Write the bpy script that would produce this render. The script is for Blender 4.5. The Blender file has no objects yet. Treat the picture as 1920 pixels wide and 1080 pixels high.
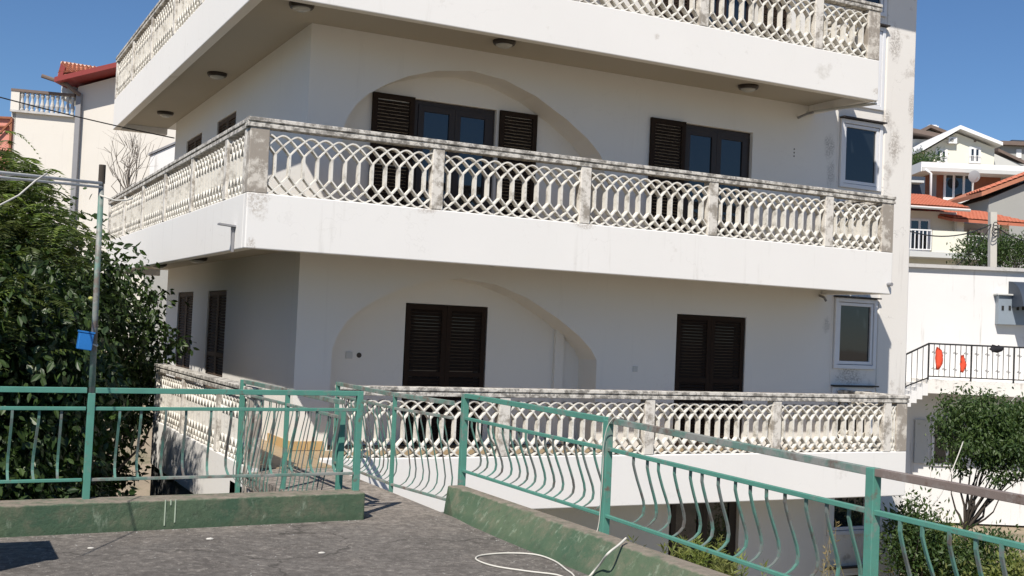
import bpy, math, random
import numpy as np
from mathutils import Vector, Matrix
rnd = random.Random(7)
nr = np.random.RandomState(11)
scene = bpy.context.scene
col = scene.collection

# ------------------------------------------------------------------ camera
R = np.array([[0.88878702, -0.0557189, -0.45492092],
              [-0.45624223, -0.01314442, -0.88975854],
              [0.0435967, 0.99835997, -0.0371039]])
C = np.array([0, 0, 1.6]); F = 2135.3
cam = bpy.data.cameras.new('camera'); camo = bpy.data.objects.new('camera', cam); col.objects.link(camo)
m = Matrix([[*R[0], C[0]], [*R[1], C[1]], [*R[2], C[2]], [0, 0, 0, 1]])
camo.matrix_world = m
cam.sensor_width = 36; cam.lens = 36 * F / 1920
cam.clip_start = .1; cam.clip_end = 3000
scene.camera = camo

# ------------------------------------------------------------------ light
SUN = Vector((-.63, -.62, 1.0)).normalized()
elev = math.asin(SUN.z); azim = math.atan2(SUN.x, SUN.y)
world = bpy.data.worlds.new('World'); scene.world = world; world.use_nodes = True
wn = world.node_tree; wn.nodes.clear()
sky = wn.nodes.new('ShaderNodeTexSky'); sky.sky_type = 'NISHITA'; sky.sun_disc = False
sky.sun_elevation = elev; sky.sun_rotation = azim % (2 * math.pi)
sky.altitude = 0; sky.air_density = 1.0; sky.dust_density = 0.0; sky.ozone_density = 10
bg = wn.nodes.new('ShaderNodeBackground'); bg.inputs['Strength'].default_value = .079
wo = wn.nodes.new('ShaderNodeOutputWorld')
wn.links.new(sky.outputs[0], bg.inputs[0]); wn.links.new(bg.outputs[0], wo.inputs[0])
sl = bpy.data.lights.new('sun', 'SUN'); sl.energy = 4.8; sl.angle = math.radians(.53); sl.color = (1, .93, .84)
so = bpy.data.objects.new('sun', sl); col.objects.link(so)
so.rotation_euler = SUN.to_track_quat('Z', 'Y').to_euler(); so.location = (-20, -20, 40)
vs = scene.view_settings
vs.view_transform = 'Standard'; vs.look = 'None'; vs.gamma = 1; vs.use_curve_mapping = False
vs.exposure = .28

# ------------------------------------------------------------------ materials
def new_mat(name):
    mt = bpy.data.materials.new(name); mt.use_nodes = True
    nt = mt.node_tree; b = nt.nodes['Principled BSDF']
    return mt, nt, b
def N(nt, t, **kw):
    n = nt.nodes.new(t)
    for k, v in kw.items():
        if k in n.inputs: n.inputs[k].default_value = v
        else: setattr(n, k, v)
    return n
def L(nt, a, b): nt.links.new(a, b)
def ramp(nt, src, p0, p1, c0=(0, 0, 0, 1), c1=(1, 1, 1, 1)):
    r = nt.nodes.new('ShaderNodeValToRGB'); e = r.color_ramp.elements
    e[0].position = p0; e[1].position = p1; e[0].color = c0; e[1].color = c1
    L(nt, src, r.inputs[0]); return r.outputs[0]
def mix(nt, fac, a, b, mode='MIX'):
    n = nt.nodes.new('ShaderNodeMix'); n.data_type = 'RGBA'; n.blend_type = mode
    for s, v in ((0, fac), (6, a), (7, b)):
        if isinstance(v, (int, float)): n.inputs[s].default_value = v
        elif isinstance(v, tuple): n.inputs[s].default_value = (*v[:3], 1)
        else: L(nt, v, n.inputs[s])
    return n.outputs[2]
def mul(nt, a, b):
    n = nt.nodes.new('ShaderNodeMath'); n.operation = 'MULTIPLY'
    for i, v in enumerate((a, b)):
        if isinstance(v, (int, float)): n.inputs[i].default_value = v
        else: L(nt, v, n.inputs[i])
    return n.outputs[0]
def noise(nt, scale, detail=6, rough=.6, stretch=None, off=0, coord='Object'):
    tc = nt.nodes.new('ShaderNodeTexCoord'); mp = nt.nodes.new('ShaderNodeMapping')
    if stretch: mp.inputs['Scale'].default_value = stretch
    mp.inputs['Location'].default_value = (off, off * .7, off * .3)
    if coord == 'World':
        g = nt.nodes.new('ShaderNodeNewGeometry'); L(nt, g.outputs['Position'], mp.inputs[0])
    else: L(nt, tc.outputs['Object'], mp.inputs[0])
    n = N(nt, 'ShaderNodeTexNoise', Scale=scale, Detail=detail, Roughness=rough)
    L(nt, mp.outputs[0], n.inputs['Vector']); return n.outputs['Fac']
def bump(nt, b, src, strength, dist):
    bp = N(nt, 'ShaderNodeBump', Strength=strength, Distance=dist)
    L(nt, src, bp.inputs['Height']); L(nt, bp.outputs[0], b.inputs['Normal'])

def plaster(name, base, dirt=(.22, .2, .17), lo=.62, hi=.75, scale=1.4, streak=.35, rough=.85, var=.06, fine=.5, cracks=0):
    mt, nt, b = new_mat(name)
    big = noise(nt, .7, 5, .6, None, 3, 'World')
    c = mix(nt, big, tuple(x * (1 - var) for x in base), tuple(min(1, x * (1 + var)) for x in base))
    patch = ramp(nt, noise(nt, scale, 9, .72, None, 0, 'World'), lo, hi)
    c = mix(nt, mul(nt, patch, .85), c, dirt)
    st = ramp(nt, noise(nt, 2.2, 6, .65, (3.0, 3.0, .22), 5, 'World'), .6, .78)
    c = mix(nt, mul(nt, st, streak), c, tuple(x * .8 + .04 for x in dirt))
    sp = ramp(nt, noise(nt, 34, 4, .7, None, 9, 'World'), .66, .74)
    c = mix(nt, mul(nt, sp, fine * .5), c, tuple(x * .55 for x in dirt))
    if cracks:
        g = nt.nodes.new('ShaderNodeNewGeometry')
        dn = N(nt, 'ShaderNodeTexNoise', Scale=3.0, Detail=4.0)
        L(nt, g.outputs['Position'], dn.inputs['Vector'])
        vm = nt.nodes.new('ShaderNodeVectorMath'); vm.operation = 'ADD'
        L(nt, g.outputs['Position'], vm.inputs[0]); L(nt, dn.outputs['Color'], vm.inputs[1])
        vo = N(nt, 'ShaderNodeTexVoronoi', Scale=1.1); vo.feature = 'DISTANCE_TO_EDGE'
        L(nt, vm.outputs[0], vo.inputs['Vector'])
        ck = ramp(nt, vo.outputs['Distance'], .0, .012, (1, 1, 1, 1), (0, 0, 0, 1))
        msk = ramp(nt, noise(nt, .9, 3, .5, None, 13, 'World'), .52, .62)
        c = mix(nt, mul(nt, mul(nt, ck, msk), cracks), c, tuple(x * .5 for x in dirt))
    L(nt, c, b.inputs['Base Color']); b.inputs['Roughness'].default_value = rough
    bump(nt, b, noise(nt, 30, 8, .75, None, 1, 'World'), .22 if fine > .3 else .07, .012)
    return mt

def spot(nt, cen, rad, sc=6, stretch=(1, 1, 1)):
    g = nt.nodes.new('ShaderNodeNewGeometry'); sb = nt.nodes.new('ShaderNodeVectorMath'); sb.operation = 'SUBTRACT'
    L(nt, g.outputs['Position'], sb.inputs[0]); sb.inputs[1].default_value = cen
    ml = nt.nodes.new('ShaderNodeVectorMath'); ml.operation = 'MULTIPLY'; L(nt, sb.outputs[0], ml.inputs[0]); ml.inputs[1].default_value = stretch
    ln = nt.nodes.new('ShaderNodeVectorMath'); ln.operation = 'LENGTH'; L(nt, ml.outputs[0], ln.inputs[0])
    ad = N(nt, 'ShaderNodeMath', operation='MULTIPLY_ADD'); L(nt, noise(nt, sc, 8, .7, None, 4, 'World'), ad.inputs[0]); ad.inputs[1].default_value = rad * 1.6
    L(nt, ln.outputs['Value'], ad.inputs[2])
    core = ramp(nt, ad.outputs[0], min(.99, rad * 1.3), min(1, rad * 1.75), (1, 1, 1, 1), (0, 0, 0, 1))
    return mul(nt, core, ramp(nt, noise(nt, sc * 4, 9, .8, None, 6, 'World'), .44, .56))
def add_spots(mt, spots, colr, amt=.8):
    nt = mt.node_tree; b = nt.nodes['Principled BSDF']; src = b.inputs['Base Color'].links[0].from_socket
    for a in spots: src = mix(nt, mul(nt, spot(nt, *a), amt), src, colr)
    L(nt, src, b.inputs['Base Color'])

def painted_metal(name, base, rust=(.16, .12, .1), lo=.56, hi=.62, scale=5, grey=(.2, .2, .18)):
    mt, nt, b = new_mat(name)
    v = noise(nt, 9, 5, .6, None, 2, 'World')
    c = mix(nt, v, tuple(x * .82 for x in base), tuple(x * 1.18 for x in base))
    g = ramp(nt, noise(nt, scale, 7, .7, None, 4, 'World'), lo, hi)
    c = mix(nt, g, c, grey)
    r = ramp(nt, noise(nt, scale * 1.3, 8, .7, None, 8, 'World'), lo + .04, hi + .05)
    c = mix(nt, r, c, rust)
    L(nt, c, b.inputs['Base Color']); b.inputs['Roughness'].default_value = .55
    b.inputs['Specular IOR Level'].default_value = .35
    bump(nt, b, noise(nt, 40, 6, .7, None, 1, 'World'), .3, .004)
    return mt

def simple(name, base, rough=.6, var=.15, scale=8, metal=0, spec=.4, stretch=None):
    mt, nt, b = new_mat(name)
    v = noise(nt, scale, 6, .65, stretch, 2, 'World')
    c = mix(nt, v, tuple(x * (1 - var) for x in base), tuple(min(1, x * (1 + var)) for x in base))
    L(nt, c, b.inputs['Base Color']); b.inputs['Roughness'].default_value = rough
    b.inputs['Metallic'].default_value = metal; b.inputs['Specular IOR Level'].default_value = spec
    bump(nt, b, noise(nt, scale * 6, 5, .6, stretch, 1, 'World'), .15, .005)
    return mt

def leaf_mat(name, c0, c1, c2, rough=.45, trans=.25):
    mt, nt, b = new_mat(name)
    g = nt.nodes.new('ShaderNodeNewGeometry')
    cc = ramp(nt, g.outputs['Random Per Island'], 0, 1, (*c0, 1), (*c1, 1))
    n2 = ramp(nt, noise(nt, 1.3, 3, .5, None, 1, 'World'), .42, .66)
    cc = mix(nt, mul(nt, n2, .6), cc, c2)
    L(nt, cc, b.inputs['Base Color']); b.inputs['Roughness'].default_value = rough
    b.inputs['Specular IOR Level'].default_value = .45
    t = nt.nodes.new('ShaderNodeBsdfTranslucent')
    L(nt, mix(nt, 1.0, cc, (1.3, 1.5, .5), 'MULTIPLY'), t.inputs['Color'])
    mx = nt.nodes.new('ShaderNodeMixShader'); mx.inputs[0].default_value = trans
    out = nt.nodes['Material Output']
    L(nt, b.outputs[0], mx.inputs[1]); L(nt, t.outputs[0], mx.inputs[2]); L(nt, mx.outputs[0], out.inputs[0])
    return mt

M = {}
M['wall'] = plaster('white_render', (.74, .725, .685), (.34, .32, .28), .70, .86, .9, .10, var=.04, fine=.12, cracks=.06)
M['fascia'] = plaster('fascia_render', (.80, .785, .75), (.46, .43, .37), .62, .80, 1.5, .30, var=.04, fine=.22, cracks=.10)
M['tower'] = plaster('stained_tower_render', (.76, .735, .69), (.3, .26, .22), .57, .72, 1.9, .38, var=.06, fine=.5, cracks=.35)
add_spots(M['fascia'], [((3.16, 12.45, 2.93), .17, 9, (1, 1, .6)), ((3.12, 12.45, 2.42), .06, 14, (1, 1, .6)), ((5.2, 12.45, 2.98), .10, 14, (.6, 1, 1.6)), ((7.36, 12.45, 2.97), .09, 14, (.5, 1, 1.6)), ((8.35, 12.45, 5.55), .05, 20), ((12.25, 12.45, 5.35), .06, 16, (.7, 1, 1))], (.42, .37, .31), .75)
add_spots(M['wall'], [((12.62, 13.8, 4.75), .13, 9, (1, 1, .5)), ((12.66, 13.8, 4.3), .10, 11, (1, 1, .4)), ((12.68, 13.8, 1.9), .07, 14, (.8, 1, .5))], (.2, .19, .18), .6)
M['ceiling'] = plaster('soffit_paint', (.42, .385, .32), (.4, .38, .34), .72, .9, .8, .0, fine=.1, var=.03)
M['rail'] = plaster('weathered_balustrade_paint', (.71, .675, .61), (.24, .21, .17), .48, .60, 6, .35, var=.08, fine=1.0)
M['cap'] = plaster('weathered_cap', (.64, .61, .55), (.13, .12, .105), .44, .57, 11, .3, var=.1, fine=1.0)
M['worn'] = plaster('peeled_post_paint', (.62, .58, .51), (.27, .235, .195), .42, .52, 5.5, .5, var=.1, fine=1.0)
M['lattice'] = plaster('cast_lattice', (.74, .715, .65), (.24, .215, .175), .50, .68, 6, .4, var=.07, fine=.7)
M['shutter'] = simple('dark_brown_shutter', (.032, .022, .017), .8, .3, 10, spec=.06, stretch=(1, 1, 8))
M['shutter_old'] = simple('weathered_brown_shutter', (.10, .07, .05), .75, .5, 12, spec=.2, stretch=(1, 1, 6))
M['doorframe'] = simple('dark_brown_frame', (.03, .02, .016), .4, .2, 10, spec=.4)
M['pvc'] = simple('white_pvc', (.72, .73, .75), .35, .04, 3, spec=.5)
M['drip'] = simple('dark_drip_cap', (.035, .028, .025), .6, .3, 10)
M['lampglass'] = simple('lamp_glass', (.45, .45, .42), .15, .1, 20, spec=.5)
M['lampbase'] = simple('lamp_base', (.04, .03, .022), .4, .2, 20)
M['green'] = painted_metal('green_painted_metal', (.085, .25, .195), (.15, .11, .09), .56, .64, 5.5, (.17, .23, .2))
M['greenworn'] = painted_metal('green_worn_metal', (.13, .22, .185), (.16, .13, .11), .46, .56, 4.8, (.25, .26, .24))
M['bar'] = painted_metal('green_fence_bar', (.095, .215, .175), (.11, .095, .085), .47, .56, 3.4, (.15, .17, .16))
M['brownrail'] = painted_metal('bare_brown_rail', (.2, .16, .14), (.12, .08, .06), .5, .6, 6, (.24, .21, .19))
M['rope'] = simple('white_rope', (.6, .58, .52), .9, .15, 60)
M['wire'] = simple('black_cable', (.015, .015, .016), .6, .1, 5)
M['blue'] = simple('blue_plastic', (.02, .16, .46), .4, .12, 12)
M['whitepipe'] = simple('white_pipe', (.6, .6, .58), .8, .15, 8)
M['yellow'] = simple('yellow_tile', (.50, .35, .17), .45, .35, 9)
M['tan'] = simple('tan_floor_tile', (.36, .275, .17), .5, .2, 5)
M['stone'] = simple('pale_stone', (.55, .53, .48), .9, .15, 30)
M['corr'] = simple('corrugated_metal', (.25, .25, .24), .5, .3, 3, metal=.3)
M['bark'] = simple('bark', (.055, .045, .036), .9, .35, 12, stretch=(1, 1, .3))
M['greybark'] = simple('grey_twig', (.2, .175, .15), .9, .2, 12)
M['beige'] = plaster('beige_render', (.66, .63, .57), (.4, .36, .3), .66, .84, .5, .2, var=.05, fine=.15)
M['balgrey'] = plaster('grey_balustrade', (.5, .49, .47), (.25, .24, .22), .5, .7, 3, .3, fine=.4)
M['redtrim'] = simple('red_roof_trim', (.24, .035, .03), .5, .15, 5)
M['rooftile'] = simple('orange_roof_tile', (.42, .17, .10), .75, .25, 6)
M['rooftile2'] = simple('bright_roof_tile', (.47, .155, .09), .75, .3, 4)
M['ridge'] = simple('pale_ridge_tile', (.6, .42, .33), .8, .2, 6)
M['gutter'] = simple('grey_gutter', (.25, .25, .26), .5, .1, 4)
M['pink'] = simple('pink_panel', (.6, .26, .2), .8, .15, 3)
M['rustbar'] = simple('rust_bar', (.27, .1, .05), .8, .3, 8)
add_spots(M['tower'], [((13.95, 13.78, 6.6), .18, 7, (1, 1, .5)), ((14.0, 13.78, 4.9), .16, 7, (1, 1, .45)), ((13.8, 13.78, 5.35), .10, 10, (.8, 1, .6)), ((14.36, 13.78, 5.6), .1, 12, (1, 1, .3)), ((13.2, 13.8, 1.1), .22, 8, (.6, 1, 1.2))], (.27, .235, .2), .7)
M['neigh'] = plaster('white_neighbour_wall', (.72, .715, .70), (.36, .33, .28), .62, .8, .55, .7, var=.05, fine=.2)

M['cream'] = simple('cream_wall', (.76, .74, .62), .85, .05, .5)
M['palewall'] = simple('pale_grey_wall', (.55, .56, .54), .85, .06, .6)
M['grey'] = simple('grey_wall', (.33, .33, .31), .85, .08, .6)
M['brick'] = simple('brick_wall', (.27, .095, .05), .85, .3, 3)
M['white'] = simple('white_trim', (.78, .78, .77), .6, .04, 1)
M['iron'] = simple('black_iron', (.02, .02, .02), .5, .2, 10)
M['dish'] = simple('grey_dish', (.3, .31, .32), .5, .1, 3)
M['box'] = simple('grey_blue_box', (.27, .32, .37), .45, .1, 4, metal=.2)
M['awn'] = simple('dark_awning', (.04, .055, .08), .6, .1, 3)
M['orange'] = simple('red_orange_bag', (.78, .09, .04), .5, .25, 20)
M['darkcloth'] = simple('dark_cloth', (.02, .02, .025), .9, .2, 20)
M['walk'] = plaster('pale_worn_concrete', (.40, .355, .30), (.2, .175, .15), .42, .6, 6, 0, var=.2, fine=1)
M['concretepole'] = simple('concrete_pole', (.5, .48, .43), .85, .1, 4)
M['brownroof'] = simple('brown_roof', (.16, .12, .10), .8, .2, 3)
M['leafdark'] = leaf_mat('broad_leaf', (.018, .04, .012), (.06, .10, .022), (.02, .04, .014), .45, .16)
M['leafvine'] = leaf_mat('feathery_leaf', (.03, .055, .012), (.085, .115, .026), (.13, .14, .03), .5, .3)
M['leafyellow'] = leaf_mat('light_leaf', (.09, .15, .03), (.2, .26, .05), (.14, .18, .04), .5, .35)
M['leafgarden'] = leaf_mat('garden_leaf', (.03, .065, .02), (.075, .12, .03), (.05, .08, .02), .5, .25)
M['leafweed'] = leaf_mat('weed_leaf', (.10, .15, .03), (.22, .26, .06), (.16, .14, .06), .6, .3)
M['dry'] = leaf_mat('dry_grass', (.22, .17, .08), (.38, .31, .16), (.2, .2, .07), .8, .2)
M['fruit'] = simple('pale_fruit', (.4, .42, .12), .5, .2, 10)
M['soil'] = plaster('soil', (.29, .235, .165), (.12, .12, .06), .5, .65, .8, 0, var=.3)

def glass(name, tint=(.012, .016, .02), rough=.03):
    mt, nt, b = new_mat(name)
    b.inputs['Base Color'].default_value = (*tint, 1); b.inputs['Roughness'].default_value = rough
    b.inputs['Specular IOR Level'].default_value = .9
    bump(nt, b, noise(nt, 1.7, 2, .5, None, 2, 'World'), .03, .02)
    return mt
M['glass'] = glass('window_glass')

def terrace_mat():
    mt, nt, b = new_mat('weathered_terrace_concrete')
    g = noise(nt, .9, 6, .6, None, 0, 'World')
    c = mix(nt, ramp(nt, g, .35, .7), (.15, .137, .122), (.22, .2, .178))
    gg = nt.nodes.new('ShaderNodeNewGeometry'); sx = nt.nodes.new('ShaderNodeSeparateXYZ'); L(nt, gg.outputs['Position'], sx.inputs[0])
    md = N(nt, 'ShaderNodeMath', operation='MULTIPLY_ADD'); L(nt, noise(nt, 1.5, 8, .7, None, 21, 'World'), md.inputs[0])
    md.inputs[1].default_value = 2.2; L(nt, sx.outputs['Y'], md.inputs[2])
    mr = N(nt, 'ShaderNodeMapRange'); L(nt, md.outputs[0], mr.inputs[0]); mr.inputs[1].default_value = 9.3; mr.inputs[2].default_value = 11.2
    c = mix(nt, mul(nt, mr.outputs[0], .85), c, (.42, .365, .31))
    big = ramp(nt, noise(nt, 2.2, 10, .8, None, 7, 'World'), .54, .62)
    c = mix(nt, mul(nt, big, .45), c, (.38, .34, .295))
    dk = ramp(nt, noise(nt, 4, 10, .8, None, 17, 'World'), .50, .62)
    c = mix(nt, mul(nt, dk, .45), c, (.09, .075, .065))
    m1 = ramp(nt, noise(nt, 13, 8, .75, None, 2, 'World'), .44, .56)
    c = mix(nt, mul(nt, m1, .5), c, (.07, .062, .055))
    m2 = ramp(nt, noise(nt, 19, 8, .8, None, 31, 'World'), .54, .61)
    c = mix(nt, mul(nt, m2, .6), c, (.38, .35, .31))
    m3 = ramp(nt, noise(nt, 55, 5, .8, None, 41, 'World'), .55, .62)
    c = mix(nt, mul(nt, m3, .55), c, (.05, .042, .036))
    vo = N(nt, 'ShaderNodeTexVoronoi', Scale=.33); vo.feature = 'DISTANCE_TO_EDGE'
    dn = N(nt, 'ShaderNodeTexNoise', Scale=2.0, Detail=6.0); L(nt, gg.outputs['Position'], dn.inputs['Vector'])
    vm = nt.nodes.new('ShaderNodeVectorMath'); vm.operation = 'ADD'; L(nt, gg.outputs['Position'], vm.inputs[0]); L(nt, dn.outputs['Color'], vm.inputs[1]); L(nt, vm.outputs[0], vo.inputs['Vector'])
    c = mix(nt, mul(nt, ramp(nt, vo.outputs['Distance'], .0, .006, (1, 1, 1, 1), (0, 0, 0, 1)), .7), c, (.03, .026, .022))
    L(nt, c, b.inputs['Base Color']); b.inputs['Roughness'].default_value = .95
    bump(nt, b, noise(nt, 16, 10, .8, None, 2, 'World'), .8, .03)
    return mt
M['terrace'] = terrace_mat()

def kerb_mat():
    mt, nt, b = new_mat('green_painted_kerb')
    c = mix(nt, ramp(nt, noise(nt, 1.6, 6, .65, None, 0, 'World'), .35, .65), (.045, .095, .055), (.09, .13, .075))
    al = ramp(nt, noise(nt, 4, 9, .75, None, 3, 'World'), .48, .66)
    c = mix(nt, mul(nt, al, .8), c, (.17, .16, .11))
    ch = ramp(nt, noise(nt, 11, 8, .75, (1, 1, .4), 6, 'World'), .56, .64)
    c = mix(nt, mul(nt, ch, .42), c, (.30, .36, .27))
    dk = ramp(nt, noise(nt, 7, 8, .75, None, 12, 'World'), .58, .72)
    c = mix(nt, mul(nt, dk, .7), c, (.035, .045, .03))
    gg = nt.nodes.new('ShaderNodeNewGeometry'); sx = nt.nodes.new('ShaderNodeSeparateXYZ')
    L(nt, gg.outputs['Position'], sx.inputs[0])
    md = N(nt, 'ShaderNodeMath', operation='MULTIPLY_ADD'); L(nt, noise(nt, 9, 5, .7, None, 1, 'World'), md.inputs[0])
    md.inputs[1].default_value = .05; L(nt, sx.outputs['Z'], md.inputs[2])
    low = ramp(nt, md.outputs[0], .05, .09, (1, 1, 1, 1), (0, 0, 0, 1))
    c = mix(nt, mul(nt, low, .6), c, (.05, .09, .05))
    top = ramp(nt, md.outputs[0], .235, .246)
    c = mix(nt, top, c, mix(nt, noise(nt, 14, 6, .7, None, 8, 'World'), (.10, .085, .065), (.36, .31, .25)))
    L(nt, c, b.inputs['Base Color']); b.inputs['Roughness'].default_value = .8
    bump(nt, b, noise(nt, 18, 9, .75, None, 2, 'World'), .6, .02)
    return mt
M['kerb'] = kerb_mat()

# ------------------------------------------------------------------ geometry helpers
BACK = np.array([math.sin(math.radians(27.08)), math.cos(math.radians(27.08)), 0])
RIGHT = np.array([BACK[1], -BACK[0], 0])
def ray(px, py): return R @ np.array([(px - 960) / F, -(py - 540) / F, -1])
def uz(px, py, v):
    d = ray(px, py); t = v / (d @ BACK); P = t * d
    return float(P @ RIGHT), float(1.6 + P[2])
def fw(u, v, z): return RIGHT * u + BACK * v + np.array([0, 0, z])     # facing frame -> world
WL = {}
class MB:
    def __init__(s, fr=None): s.v = []; s.f = []; s.fr = fr
    def add(s, vs_, fs):
        o = len(s.v)
        if s.fr: vs_ = [s.fr(*p) for p in vs_]
        s.v += [tuple(map(float, p)) for p in vs_]; s.f += [tuple(i + o for i in f) for f in fs]; return s
    def box(s, x0, x1, y0, y1, z0, z1):
        return s.add([(x0, y0, z0), (x1, y0, z0), (x1, y1, z0), (x0, y1, z0), (x0, y0, z1), (x1, y0, z1), (x1, y1, z1), (x0, y1, z1)],
                     [(0, 3, 2, 1), (4, 5, 6, 7), (0, 1, 5, 4), (1, 2, 6, 5), (2, 3, 7, 6), (3, 0, 4, 7)])
    def quad(s, a, b, c, d): return s.add([a, b, c, d], [(0, 1, 2, 3)])
    def poly(s, pts): return s.add(pts, [tuple(range(len(pts)))])
    def prism(s, pts, d):            # pts polygon, extruded by vector d
        n = len(pts); d = np.array(d)
        vv = [tuple(p) for p in pts] + [tuple(np.array(p) + d) for p in pts]
        return s.add(vv, [tuple(range(n))[::-1], tuple(range(n, 2 * n))] + [(i, (i + 1) % n, n + (i + 1) % n, n + i) for i in range(n)])
    def tube(s, pts, r, n=8, r1=None, cap=True):
        pts = [np.array(p, float) for p in pts]; k = len(pts); rings = []
        up = None
        for i, p in enumerate(pts):
            t = pts[min(i + 1, k - 1)] - pts[max(i - 1, 0)]; t = t / (np.linalg.norm(t) + 1e-9)
            if up is None:
                up = np.array([0, 0, 1.]) if abs(t[2]) < .9 else np.array([1., 0, 0])
            a = np.cross(t, up); a /= np.linalg.norm(a) + 1e-9; b_ = np.cross(a, t); up = b_
            rr = r if r1 is None else r + (r1 - r) * i / (k - 1)
            rings.append([p + rr * (math.cos(2 * math.pi * j / n) * a + math.sin(2 * math.pi * j / n) * b_) for j in range(n)])
        vv = [q for rg in rings for q in rg]; ff = []
        for i in range(k - 1):
            for j in range(n): ff.append((i * n + j, i * n + (j + 1) % n, (i + 1) * n + (j + 1) % n, (i + 1) * n + j))
        if cap: ff += [tuple(range(n))[::-1], tuple(range((k - 1) * n, k * n))]
        return s.add(vv, ff)
    def beam(s, p0, p1, w, h, up=(0, 0, 1)):      # w: horizontal width, h: height
        p0 = np.array(p0, float); p1 = np.array(p1, float); t = p1 - p0; t /= np.linalg.norm(t)
        a = np.cross(t, up)
        if np.linalg.norm(a) < 1e-3: a = np.array([1., 0, 0])
        a = a / np.linalg.norm(a); b_ = np.cross(a, t)
        q = [(-w / 2, -h / 2), (w / 2, -h / 2), (w / 2, h / 2), (-w / 2, h / 2)]
        vv = [p0 + x * a + y * b_ for x, y in q] + [p1 + x * a + y * b_ for x, y in q]
        return s.add(vv, [(0, 1, 2, 3), (7, 6, 5, 4), (0, 4, 5, 1), (1, 5, 6, 2), (2, 6, 7, 3), (3, 7, 4, 0)])
    def lathe(s, c, prof, n=16):
        vv = []; ff = []
        for r, z in prof:
            for j in range(n): vv.append((c[0] + r * math.cos(2 * math.pi * j / n), c[1] + r * math.sin(2 * math.pi * j / n), c[2] + z))
        k = len(prof)
        for i in range(k - 1):
            for j in range(n): ff.append((i * n + j, i * n + (j + 1) % n, (i + 1) * n + (j + 1) % n, (i + 1) * n + j))
        ff += [tuple(range(n))[::-1], tuple(range((k - 1) * n, k * n))]
        return s.add(vv, ff)
    def mesh(s, name, mat, org=(0, 0, 0)):
        me = bpy.data.meshes.new(name)
        a = np.array(s.v, float) - np.array(org)
        me.from_pydata(a.tolist(), [], s.f); me.materials.append(mat)
        return me
    def build(s, name, mat, parent=None, smooth=False, bevel=0, org=None, kind=None):
        a = np.array(s.v); lo = a.min(0); hi = a.max(0)
        if org is None: org = ((lo[0] + hi[0]) / 2, (lo[1] + hi[1]) / 2, lo[2])
        me = s.mesh(name, mat, org)
        if smooth:
            for p in me.polygons: p.use_smooth = True
        o = place(name, me, org, parent)
        if bevel:
            b = o.modifiers.new('edge', 'BEVEL'); b.width = bevel; b.segments = 2; b.limit_method = 'ANGLE'
        if kind: o['kind'] = kind
        return o
def place(name, me, loc, parent=None, rz=0, rot=None, scale=None):
    o = bpy.data.objects.new(name, me); col.objects.link(o)
    loc = Vector([float(x) for x in loc]); WL[o] = loc.copy()
    if parent is not None: o.parent = parent; o.location = loc - WL[parent]
    else: o.location = loc
    if rot is not None: o.rotation_euler = rot
    elif rz: o.rotation_euler = (0, 0, rz)
    if scale is not None: o.scale = scale
    return o
def thing(name, label, cat, loc, group=None):
    o = bpy.data.objects.new(name, None); col.objects.link(o); o.location = loc; o.empty_display_size = .2
    WL[o] = Vector(loc); tag(o, label, cat, group); return o
def tag(o, label, cat, group=None):
    o['label'] = label; o['category'] = cat
    if group: o['group'] = group
    return o
def struct(o): o['kind'] = 'structure'; return o

# ------------------------------------------------------------------ setting
def ground():
    n = 90; vv = []; ff = []
    us = np.concatenate([np.linspace(-900, -70, 14), np.linspace(-60, 70, 66), np.linspace(80, 900, 14)])
    vs_ = np.concatenate([np.linspace(-900, -20, 8), np.linspace(-10, 150, 81), np.linspace(170, 1200, 14)])
    def h(u, v):
        z = -3.1
        if u > 11 and v > 20:
            z += min(1, (u - 11) / 6) * max(0, min(v - 30, 75)) * .155
        if u < 0 and v > 20:
            z += max(0, min(v - 24, 80)) * .16
        return z
    for v in vs_:
        for u in us:
            vv.append(tuple(fw(u, v, h(u, v))))
    k = len(us)
    for j in range(len(vs_) - 1):
        for i in range(k - 1): ff.append((j * k + i, j * k + i + 1, (j + 1) * k + i + 1, (j + 1) * k + i))
    mb = MB(); mb.add(vv, ff); struct(mb.build('ground', M['soil'], org=(0, 0, -3.1)))
ground()
mb = MB(); mb.box(-9, 4.05, -9, 9.05, -.3, 0)
struct(mb.build('terrace', M['terrace']))
mb = MB(); mb.box(-9, 3.9, -9, 8.9, -3.1, -.3); struct(mb.build('terrace_base_wall', M['grey']))
mb = MB(); mb.box(3.06, 4.05, 9.05, 12.56, -.16, 0); struct(mb.build('walkway', M['terrace']))

# ------------------------------------------------------------------ house
H = thing('house', 'large white house with three floors of lattice concrete balconies and arched recesses', 'house', (8.5, 16, -3.1))
LB = [-.60, 2.375, 5.21]; LT = [.055, 2.995, 5.815]; RT = [.885, 3.83, 6.65]      # fascia bottom / top, rail top
FL = [0.0, 2.86, 5.70]; CE = [-.46, 2.50, 5.34]; XE = [13.08, 12.68, 12.29]
YF = 12.45; XL = 3.05; YW = 13.8; XW = 4.08; YN = 14.3
YL = [17.45, 23.5, 23.57]; TOP = 8.75; YB = 22.56
DZ = [-2.79, 0, 2.83]

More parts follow.
